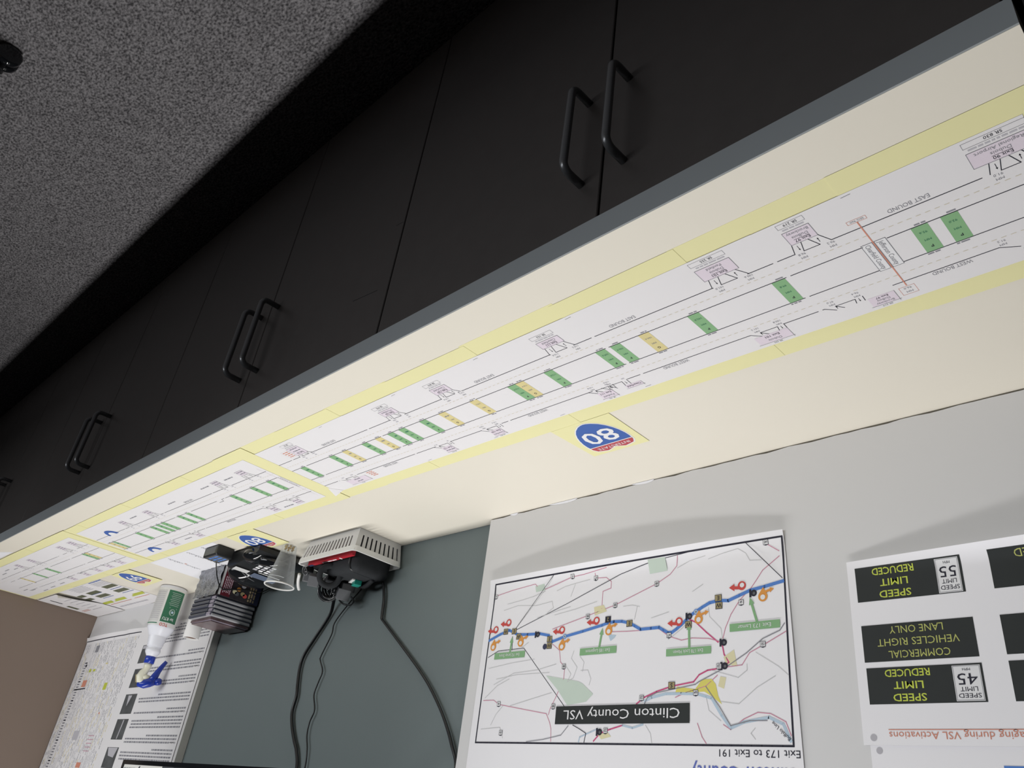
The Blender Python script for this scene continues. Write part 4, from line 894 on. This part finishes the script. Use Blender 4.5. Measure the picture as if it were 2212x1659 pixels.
# ------------------------------------------------------------------ boxed set with cases stacked on it
BX0, BX1, BY0, BY1, BZ1 = -1.306, -1.190, -0.136, -0.0035, ZT + 0.088
bs = thing('boxed_set', 'shrink-wrapped dark box with red printing on the counter, below the stacked disc cases', 'box', (-1.25, -0.07, ZT))
b = MB(); b.rbox(((BX0 + BX1) / 2, (BY0 + BY1) / 2, ZT + 0.0445), (BX1 - BX0, BY1 - BY0, 0.087), coverm, bev=0.0015, seg=1); b.build('carton', bs)
xf = lambda u, v, h: (BX0 - h, u, ZT + v)
b = MB(lambda u, v, h: (BX0 - 0.0004 - h, -u, ZT + v))            # u runs from the wall (0) to the front (0.135)
b.rect(0.005, 0.002, 0.134, 0.086, coverm, 0.0); b.rect(0.098, 0.002, 0.134, 0.086, coverr, 0.0003); b.rect(0.128, 0.002, 0.1345, 0.086, greyw, 0.0005); b.rect(0.006, 0.002, 0.030, 0.086, navym, 0.0003)
gold = mat('gold_print', (0.42, 0.33, 0.20), 0.5, 0.3, noise=0.2)
for x in (0.020, 0.028, 0.036): b.words(0.040, 0.082, x, 0.0048, gold, 0.0007, vert=True)
for i in range(5): b.words(0.030, 0.078, 0.100 + i * 0.0052, 0.0022, lilac, 0.0008, vert=True)
for u, v, mt in ((0.075, 0.056, orangei), (0.062, 0.044, ink3), (0.086, 0.066, mapyel2), (0.060, 0.066, tan), (0.052, 0.070, redi), (0.078, 0.070, grey_p)): b.disc((u, v), 0.0072, mt, 0.0006, 12, 0.006)
b.line([(0.050, 0.040), (0.046, 0.035), (0.046, 0.028), (0.050, 0.023)], 0.0016, mapyel, 0.0008)
tag(b.build('cover_print', bs), 'dark and red printed cover')
b = MB(lambda u, v, h: (u, BY0 - 0.0006 - h, ZT + v)); b.grid(BX0, 0.001, BX1 + 0.03, 0.088, 14, 10, foil, 0.0)
b.v = [(p[0], p[1] - random.uniform(0, 0.0055), p[2]) for p in b.v]; tag(b.build('shrink_wrap', bs), 'crinkled silvery shrink wrap on the side')
random.seed(11)
proto = None; CT = 0.0116; CS = (0.138, 0.128)
case_labels = ['lowest of the five grey disc cases stacked on the dark shrink-wrapped box', 'second grey disc case up in the stack on the dark shrink-wrapped box', 'middle grey disc case of the five stacked on the dark box', 'fourth grey disc case up in the stack on the dark box', 'topmost grey disc case of the stack, under the coloured booklet']
for i in range(5):
    loc = (-1.237 + random.uniform(-0.003, 0.003), -0.0705 + random.uniform(-0.002, 0.002), BZ1 + 0.0004 + i * (CT + 0.0002))
    if proto is None:
        proto = thing('disc_case', case_labels[0], 'disc case', loc, 'grey disc cases stacked on the dark box')
        X, Y, Z = loc
        b = MB(); b.rbox((X, Y, Z + CT / 2), (CS[0] - 0.006, CS[1] - 0.004, CT * 0.98), cased, bev=0.0012, seg=1); b.build('tray', proto)
        b = MB(); b.rbox((X - CS[0] / 2 + 0.003, Y, Z + CT * 0.66), (0.006, CS[1] - 0.006, CT * 0.55), casem, bev=0.0012, seg=1); b.rbox((X, Y, Z + CT * 0.90), (CS[0] - 0.004, CS[1] - 0.002, CT * 0.2), casem, bev=0.0008, seg=1); tag(b.build('lid', proto), 'pale grey lid')
        b = MB(); b.rbox((X + 0.012, Y - CS[1] / 2 - 0.001, Z + CT / 2), (CS[0] - 0.030, 0.006, CT * 0.92), cased, bev=0.0025); b.rbox((X - 0.052, Y - CS[1] / 2 + 0.0005, Z + CT / 2), (0.022, 0.004, CT * 0.8), casel, bev=0.001); tag(b.build('spine', proto), 'navy rounded spine')
    else:
        c = copy_tree(proto); c.location = loc; c['label'] = case_labels[i]; c.rotation_euler = (0, 0, random.uniform(-0.012, 0.012))
zt = BZ1 + 5 * (CT + 0.0002) + 0.0006
b = MB(); b.rbox((-1.232, -0.067, zt + 0.0035), (0.130, 0.120, 0.007), maga, bev=0.0006, seg=1, rz=0.02); b.rbox((-1.232, -0.067, zt + 0.0075), (0.124, 0.114, 0.0012), casel, bev=0.0, seg=1, rz=0.02)
b.rbox((-1.228, -0.066, zt + 0.0095), (0.118, 0.112, 0.0028), maga, bev=0.0004, seg=1, rz=-0.015)
tag(b.build('booklet'), 'coloured booklet lying on top of the grey disc cases', 'booklet')

# ------------------------------------------------------------------ black gadgets on the counter
ax = thing('adapter_box', 'small black box with a blue-lettered label, at the chart end of the gadget pile', 'adapter', (-1.435, -0.22, ZT))
b = MB(); b.rbox((-1.432, -0.2215, ZT + 0.0150), (0.080, 0.050, 0.028), blk, bev=0.004, rz=0.0); b.build('shell', ax)
b = MB(lambda u, v, h: (u, v, ZT + 0.0291 + h)); b.rect(-1.464, -0.242, -1.402, -0.202, grey_p, 0.0); 
for i in range(3): b.words(-1.458, -1.408, -0.236 + i * 0.012, 0.006, blue2, 0.0003)
tag(b.build('label', ax), 'grey label with blue lettering')
b = MB(lambda u, v, h: (u, -0.2468 - h, v)); b.rect(-1.462, ZT + 0.006, -1.402, ZT + 0.025, grey_p, 0.0); b.build('side_panel', ax)
b = MB(); b.tube(crom([(-1.385, -0.215, ZT + 0.014), (-1.340, -0.185, ZT + 0.006), (-1.315, -0.165, ZT + 0.022), (-1.311, -0.150, ZT + 0.048), (-1.3105, -0.128, ZT + 0.070), (-1.3105, -0.09, ZT + 0.061), (-1.3105, -0.040, ZT + 0.050), (-1.318, -0.012, ZT + 0.047), (-1.40, -0.010, ZT + 0.030), (-1.44, -0.03, ZT + 0.02)], 8), 0.0017, blk, 8)
tag(b.build('cord', ax), 'thin black cord')
# desk phone
ph = thing('desk_phone', 'black desk phone with pale keypad buttons beside the 80 tag and plastic cup', 'phone', (-1.53, -0.145, ZT))
b = MB()
hx = [(-1.600, 0.006), (-1.600, 0.018), (-1.585, 0.026), (-1.500, 0.041), (-1.447, 0.045), (-1.440, 0.038), (-1.440, 0.006)]
y0, y1 = -0.192, -0.048
k = len(hx); b.add([(x, y0, ZT + z) for x, z in hx] + [(x, y1, ZT + z) for x, z in hx], [tuple(range(k))[::-1], tuple(range(k, 2 * k))] + [(i, (i + 1) % k, (i + 1) % k + k, i + k) for i in range(k)], blk, False)
for x, y in ((-1.59, -0.18), (-1.59, -0.06), (-1.45, -0.18), (-1.45, -0.06)): b.lathe([(0.008, 0.0003), (0.008, 0.008)], (x, y, ZT), blk, 12)
b.build('base', ph)
b = MB(); b.ellipsoid((-1.545, -0.170, ZT + 0.020), (0.046, 0.030, 0.022), blkg, zmin=-0.85); b.ellipsoid((-1.588, -0.078, ZT + 0.020), (0.026, 0.038, 0.020), blkg, zmin=-0.8); b.tube([(-1.572, -0.165, ZT + 0.030), (-1.590, -0.12, ZT + 0.034), (-1.594, -0.085, ZT + 0.030)], [0.017, 0.013, 0.016], blkg, 14); b.build('handset', ph)
xs = lambda u, v, h: (u, v, ZT + 0.026 + (u + 1.585) * 0.1765 + 0.0004 + h)
b = MB(xs)
for i in range(3):
    for j in range(4): b.rect(-1.545 + j * 0.013, -0.145 + i * 0.017, -1.536 + j * 0.013, -0.133 + i * 0.017, pwhite if (i + j) % 3 else ink3, 0.0006)
b.rect(-1.482, -0.186, -1.462, -0.142, greyw, 0.0008); b.line([(-1.490, -0.120), (-1.490, -0.055)], 0.004, greyw, 0.0008); b.line([(-1.500, -0.100), (-1.512, -0.070), (-1.512, -0.055)], 0.003, greyw, 0.0008); b.rect(-1.480, -0.128, -1.452, -0.052, mat('grey_blue_display', (0.12, 0.15, 0.22), 0.3, 0.4, noise=0.3, nscale=150), 0.0006)
tag(b.build('keypad', ph), 'pale buttons and a grey display strip')
# mouse
ms = thing('computer_mouse', 'glossy black rounded mouse lying in front of the dark shrink-wrapped box', 'mouse', (-1.372, -0.085, ZT))
b = MB(); b.ellipsoid((-1.372, -0.083, ZT + 0.024), (0.050, 0.068, 0.034), blkg, rz=0.12, zmin=-0.69); b.build('shell', ms)
b = MB(); b.tube(crom([(-1.405, -0.135, ZT + 0.030), (-1.408, -0.10, ZT + 0.045), (-1.402, -0.06, ZT + 0.045), (-1.392, -0.03, ZT + 0.034)], 6), 0.0016, grey_p, 8); b.tube([(-1.412, -0.118, ZT + 0.034), (-1.413, -0.098, ZT + 0.0385)], 0.0024, greyw, 8); b.build('trim_line', ms)

# ------------------------------------------------------------------ clear cup
cp = thing('plastic_cup', 'clear tapered plastic cup with a white rim standing between the desk phone and the basket', 'cup', (-1.662, -0.140, ZT))
b = MB(); cc = (-1.662, -0.140, ZT)
b.lathe([(0.017, 0.0006), (0.0185, 0.0012), (0.0195, 0.012), (0.0365, 0.106)], cc, clear, 40, cap=False); b.lathe([(0.0170, 0.0012), (0.0005, 0.0012)], cc, clear, 40, cap=False); b.build('wall', cp)
b = MB(); b.tube([(cc[0] + 0.0375 * math.cos(2 * PI * i / 40), cc[1] + 0.0375 * math.sin(2 * PI * i / 40), ZT + 0.107) for i in range(40)], 0.0020, whitep, 10, close=True); tag(b.build('rim', cp), 'white rolled rim')
random.seed(2)
pin0 = None
pin_lab = 'small brass push pin lying in the bottom of the clear plastic cup'
for i in range(6):
    a = i * PI / 3 + 0.3; loc = (cc[0] + 0.0105 * math.cos(a), cc[1] + 0.0105 * math.sin(a), ZT + 0.0022)
    if pin0 is None:
        pin0 = thing('push_pin', pin_lab, 'push pin', loc, 'push pins in the plastic cup')
        b = MB(); b.lathe([(0.0038, 0), (0.0040, 0.001), (0.0022, 0.002), (0.0020, 0.007), (0.0034, 0.008), (0.0034, 0.009)], loc, brass, 12); b.build('head', pin0)
        b = MB(); b.lathe([(0.0005, 0.009), (0.0002, 0.018)], loc, steel, 6); b.build('needle', pin0)
    else:
        c = copy_tree(pin0); c.location = loc

# ------------------------------------------------------------------ basket with slots
bk = thing('storage_basket', 'white slotted plastic basket full of black gear on the counter against the wall panel', 'basket', (-1.859, -0.07, ZT))
KX0, KX1, KY0, KY1, KH = -1.967, -1.751, -0.134, -0.0085, 0.060
FL = 0.012                                                     # flare of each wall at the rim
def wall_strip(b, p0, p1, q0, q1, nslot, m0, m1, sw, z0, z1):
    """slotted wall between bottom edge p0-p1 and top edge q0-q1 (height KH)"""
    P0, P1, Q0, Q1 = map(Vector, (p0, p1, q0, q1))
    pt = lambda u, v: (P0.lerp(P1, u).lerp(Q0.lerp(Q1, u), v))
    us = [0.0]; slots = []
    for i in range(nslot):
        c = m0 + (m1 - m0) * (i + 0.5) / nslot; us += [c - sw / 2, c + sw / 2]; slots.append((c - sw / 2, c + sw / 2))
    us.append(1.0); vs = [0.0, z0, z1, 1.0]
    for i in range(len(us) - 1):
        for j in range(3):
            if j == 1 and (us[i], us[i + 1]) in slots: continue
            q = [pt(us[i], vs[j]), pt(us[i + 1], vs[j]), pt(us[i + 1], vs[j + 1]), pt(us[i], vs[j + 1])]
            n = (P1 - P0).cross(Q0 - P0).normalized() * 0.0016
            v8 = [tuple(p) for p in q] + [tuple(p - n) for p in q]
            b.add(v8, [(0, 1, 2, 3), (7, 6, 5, 4), (0, 4, 5, 1), (1, 5, 6, 2), (2, 6, 7, 3), (3, 7, 4, 0)], greyw, False)
zb, zr = ZT + 0.0005, ZT + KH
B = [(KX0, KY0, zb), (KX1, KY0, zb), (KX1, KY1, zb), (KX0, KY1, zb)]
Q = [(KX0 - FL, KY0 - FL, zr), (KX1 + FL, KY0 - FL, zr), (KX1 + FL, KY1 + 0.002, zr), (KX0 - FL, KY1 + 0.002, zr)]
b = MB()
wall_strip(b, B[0], B[1], Q[0], Q[1], 15, 0.085, 0.975, 0.026, 0.28, 0.86)
wall_strip(b, B[3], B[0], Q[3], Q[0], 9, 0.03, 0.93, 0.036, 0.24, 0.84)
wall_strip(b, B[1], B[2], Q[1], Q[2], 9, 0.05, 0.95, 0.036, 0.24, 0.84)
wall_strip(b, B[2], B[3], Q[2], Q[3], 15, 0.03, 0.95, 0.026, 0.28, 0.86)
b.box((KX0, KY0, zb), (KX1, KY1, zb + 0.0018), greyw); b.build('slotted_body', bk)
b = MB(); rr = 0.012; pts = []
X_0, X_1, Y_0, Y_1 = KX0 - FL - 0.003, KX1 + FL + 0.003, KY0 - FL - 0.003, KY1 + 0.005
for cx, cy, a0 in ((X_0 + rr, Y_0 + rr, PI), (X_1 - rr, Y_0 + rr, 1.5 * PI), (X_1 - rr, Y_1 - rr, 0), (X_0 + rr, Y_1 - rr, 0.5 * PI)):
    for k in range(6): t_ = a0 + k / 5 * PI / 2; pts.append((cx + rr * math.cos(t_), cy + rr * math.sin(t_)))
m = len(pts); cx0, cy0 = (X_0 + X_1) / 2, (Y_0 + Y_1) / 2
def ring(d, z): return [(x + (d if x < cx0 else -d), y + (d if y < cy0 else -d), z) for x, y in pts]
R4 = [ring(0.003, zr - 0.012), ring(0.0012, zr - 0.011), ring(0, zr - 0.0005), ring(0, zr + 0.0018), ring(0.0035, zr + 0.0018), ring(0.0045, zr - 0.010)]
b.add([p for r_ in R4 for p in r_], [(j * m + i, j * m + (i + 1) % m, (j + 1) * m + (i + 1) % m, (j + 1) * m + i) for j in range(5) for i in range(m)], whitep, False)
tag(b.build('rim', bk), 'smooth bright white rim')
# things in the basket
b = MB(); b.rbox((-1.888, -0.064, ZT + 0.0490), (0.136, 0.106, 0.090), blkm, bev=0.018, seg=4, ry=0.02)
case = thing('zip_case', 'large black zipped soft case filling the end of the white basket nearest the map board', 'case', (-1.884, -0.067, ZT)); b.build('shell', case)
b = MB()
pr = [(-1.9300, -0.067 + 0.0525 * math.cos(t_ * PI / 12), ZT + 0.0485 + 0.0445 * math.sin(t_ * PI / 12)) for t_ in range(24)]
pr = [(x, -0.067 + max(-0.0525, min(0.0525, (y + 0.067) * 1.28)), ZT + 0.0485 + max(-0.043, min(0.0445, (z - ZT - 0.0485) * 1.28))) for x, y, z in pr]
b.tube(pr, 0.0026, blk, 8, close=True); b.build('zip_ridge', case)
b = MB(); b.box((-1.955, -0.1325, ZT + 0.012), (-1.765, -0.1240, ZT + 0.0655), redbook); b.box((-1.955, -0.1329, ZT + 0.012), (-1.765, -0.1325, ZT + 0.052), mat('dark_cover_back', (0.05, 0.035, 0.03), 0.5, 0.3, noise=0.9, nscale=50))
b2 = MB(lambda u, v, h: (u, v, ZT + 0.0656 + h)); b.xf = b2.xf; b.words(-1.885, -1.825, -0.1305, 0.004, pwhite, 0.0003)
b.rect(-1.905, -0.1325, -1.900, -0.1240, pwhite, 0.0003); b.rect(-1.785, -0.1325, -1.765, -0.1240, navym, 0.0003)
tag(b.build('red_booklet'), 'red booklet standing on edge along the slotted front of the white basket', 'booklet')
b = MB(); b.rbox((-1.788, -0.085, ZT + 0.038), (0.048, 0.074, 0.070), blkm, bev=0.012, seg=3); tag(b.build('soft_pouch'), 'small black pouch at the gadget end of the white basket', 'pouch')
# tape roll leaning on the case, facing the room
fa = Vector((-0.80, -0.42, 0.30)).normalized(); rc = Vector((-1.838, -0.108, ZT + 0.094))
b = MB(); b.lathe([(0.0175, -0.012), (0.0300, -0.012), (0.0310, -0.008), (0.0310, 0.008), (0.0300, 0.012), (0.0175, 0.012), (0.0170, 0.0), (0.0175, -0.012)], rc[:], blkm, 36, axis=fa[:], cap=False)
tag(b.build('tape_roll'), 'roll of black tape propped in the white basket, its round hole facing out', 'tape roll')
# coil of cable
random.seed(9)
cl = thing('coiled_cable', 'glossy black cable wound in a tight coil on top of the white basket', 'cable', (-1.795, -0.070, ZT + 0.075))
b = MB()
for i in range(14):
    ctr = Vector((-1.800 + 0.0040 * (i % 4), -0.074 + 0.0035 * (i // 3), ZT + 0.108 + 0.003 * (i % 3))); ax_ = Vector((-0.6 + 0.09 * i, -0.75 + 0.05 * i, 0.35 - 0.10 * (i % 5))).normalized()
    U = ax_.orthogonal().normalized(); V = ax_.cross(U); R_ = 0.029 - 0.0009 * i
    b.tube([(ctr + U * (R_ * math.cos(2 * PI * k / 28)) + V * (R_ * math.sin(2 * PI * k / 28)))[:] for k in range(28)], 0.0026, blkg, 8, close=True)
b.build('winding', cl)
b = MB(); b.rbox((-1.806, -0.080, ZT + 0.092), (0.040, 0.030, 0.016), blkm, bev=0.004, rz=0.4); b.build('strap', cl)
b = MB(); b.rbox((-1.776, -0.112, ZT + 0.098), (0.029, 0.027, 0.026), grey_p, bev=0.0012, rz=0.55, ry=0.5); b.tube([(-1.770, -0.106, ZT + 0.088), (-1.762, -0.10, ZT + 0.072)], 0.0025, blk, 8)
tag(b.build('cube_plug'), 'grey cube plug beside the roll of black tape in the basket', 'plug')
pg = thing('power_plug', 'large grey power plug with a black cord loop at the top of the basket pile', 'plug', (-1.826, -0.052, ZT + 0.095))
b = MB(); b.rbox((-1.826, -0.052, ZT + 0.120), (0.030, 0.032, 0.028), grey_p, bev=0.0015, rz=0.35, ry=0.45); b.rbox((-1.838, -0.050, ZT + 0.104), (0.024, 0.034, 0.020), blk, bev=0.002, rz=0.35, ry=0.45); b.build('body', pg)
b = MB(); b.tube(crom([(-1.812, -0.050, ZT + 0.134), (-1.820, -0.040, ZT + 0.142), (-1.838, -0.032, ZT + 0.144), (-1.850, -0.032, ZT + 0.136), (-1.845, -0.040, ZT + 0.126)], 6), 0.0022, blk, 8); tag(b.build('cord_loop', pg), 'black cord loop')
b = MB(); b.rbox((-1.874, -0.050, ZT + 0.100), (0.024, 0.018, 0.012), tealm, bev=0.001, rz=0.3); b.rbox((-1.866, -0.052, ZT + 0.094), (0.036, 0.022, 0.006), greyw, bev=0.001, rz=0.3)
tag(b.build('green_clip'), 'green and grey clip tucked beside the black zipped case', 'clip')
b = MB(); b.tube(crom([(-1.925, -0.040, ZT + 0.094), (-1.895, -0.036, ZT + 0.105), (-1.870, -0.034, ZT + 0.100), (-1.845, -0.040, ZT + 0.090)], 6), 0.006, blkm, 8); tag(b.build('black_strap'), 'black strap across the top of the zipped case, by the wall', 'strap')
kb = thing('key_fob', 'grey key fob with a curved white strip hanging over the basket end by the cup', 'key fob', (-1.700, -0.105, ZT))
b = MB(); b.rbox((-1.712, -0.098, ZT + 0.075), (0.034, 0.018, 0.030), grey_p, bev=0.003, rz=0.5, ry=0.25); b.rbox((-1.728, -0.108, ZT + 0.060), (0.030, 0.026, 0.030), blk, bev=0.006, seg=3, rz=0.3); b.build('body', kb)
b = MB(); b.tube(crom([(-1.716, -0.122, ZT + 0.078), (-1.700, -0.112, ZT + 0.090), (-1.686, -0.100, ZT + 0.099), (-1.676, -0.090, ZT + 0.103)], 6), 0.0042, whitep, 10); tag(b.build('white_strip', kb), 'curved white strip with dark print')
b = MB(); b.tube([(-1.735 + 0.010 * math.cos(t_ * 0.4), -0.120 + 0.006 * math.sin(t_ * 0.4), ZT + 0.072 + 0.010 * math.sin(t_ * 0.4)) for t_ in range(16)], 0.0008, steel, 6, close=True); b.build('ring', kb)

# ------------------------------------------------------------------ office chair (only one castor is in view)
ang = math.radians(125); cxy = (-1.638 - 0.28 * math.cos(ang), -1.214 - 0.28 * math.sin(ang))
ch = thing('office_chair', 'black office chair on the carpet, only one twin-wheel castor in view', 'office chair', (cxy[0], cxy[1], 0))
for k in range(5):
    a = ang + k * 2 * PI / 5; d = Vector((math.cos(a), math.sin(a), 0)); e = Vector((cxy[0], cxy[1], 0)) + d * 0.28; sd = Vector((-d.y, d.x, 0))
    b = MB(); b.tube([(cxy[0], cxy[1], 0.10), (e - d * 0.05 + Vector((0, 0, 0.078)))[:], (e + Vector((0, 0, 0.066)))[:]], [0.024, 0.018, 0.014], blk, 12); leg = b.build('leg', ch)
    b = MB()
    w = (sd * 0.8 + d * 0.6).normalized()
    for s_ in (-1, 1): b.lathe([(0.010, -0.009), (0.024, -0.009), (0.0285, -0.005), (0.0285, 0.005), (0.024, 0.009), (0.010, 0.009)], (e + w * 0.013 * s_ + Vector((0, 0, 0.0288)))[:], blkg, 28, axis=w[:])
    b.lathe([(0.006, 0.03), (0.006, 0.070)], e[:], blk, 12); b.build('castor', leg)
b = MB(); b.lathe([(0.032, 0.075), (0.034, 0.12), (0.026, 0.125), (0.026, 0.28), (0.016, 0.285), (0.016, 0.42)], (cxy[0], cxy[1], 0), blk, 24); b.build('gas_column', ch)
b = MB(); b.rbox((cxy[0], cxy[1], 0.455), (0.46, 0.46, 0.07), blkm, bev=0.03, seg=4); b.build('seat', ch)
b = MB(); b.rbox((cxy[0] + 0.16, cxy[1] - 0.20, 0.80), (0.44, 0.06, 0.50), blkm, bev=0.025, seg=4, rz=0.65); b.build('backrest', ch)
b = MB(); b.tube([(cxy[0] + 0.05, cxy[1] - 0.06, 0.42), (cxy[0] + 0.17, cxy[1] - 0.22, 0.44), (cxy[0] + 0.18, cxy[1] - 0.235, 0.66)], 0.016, blk, 12); b.build('back_support', ch)
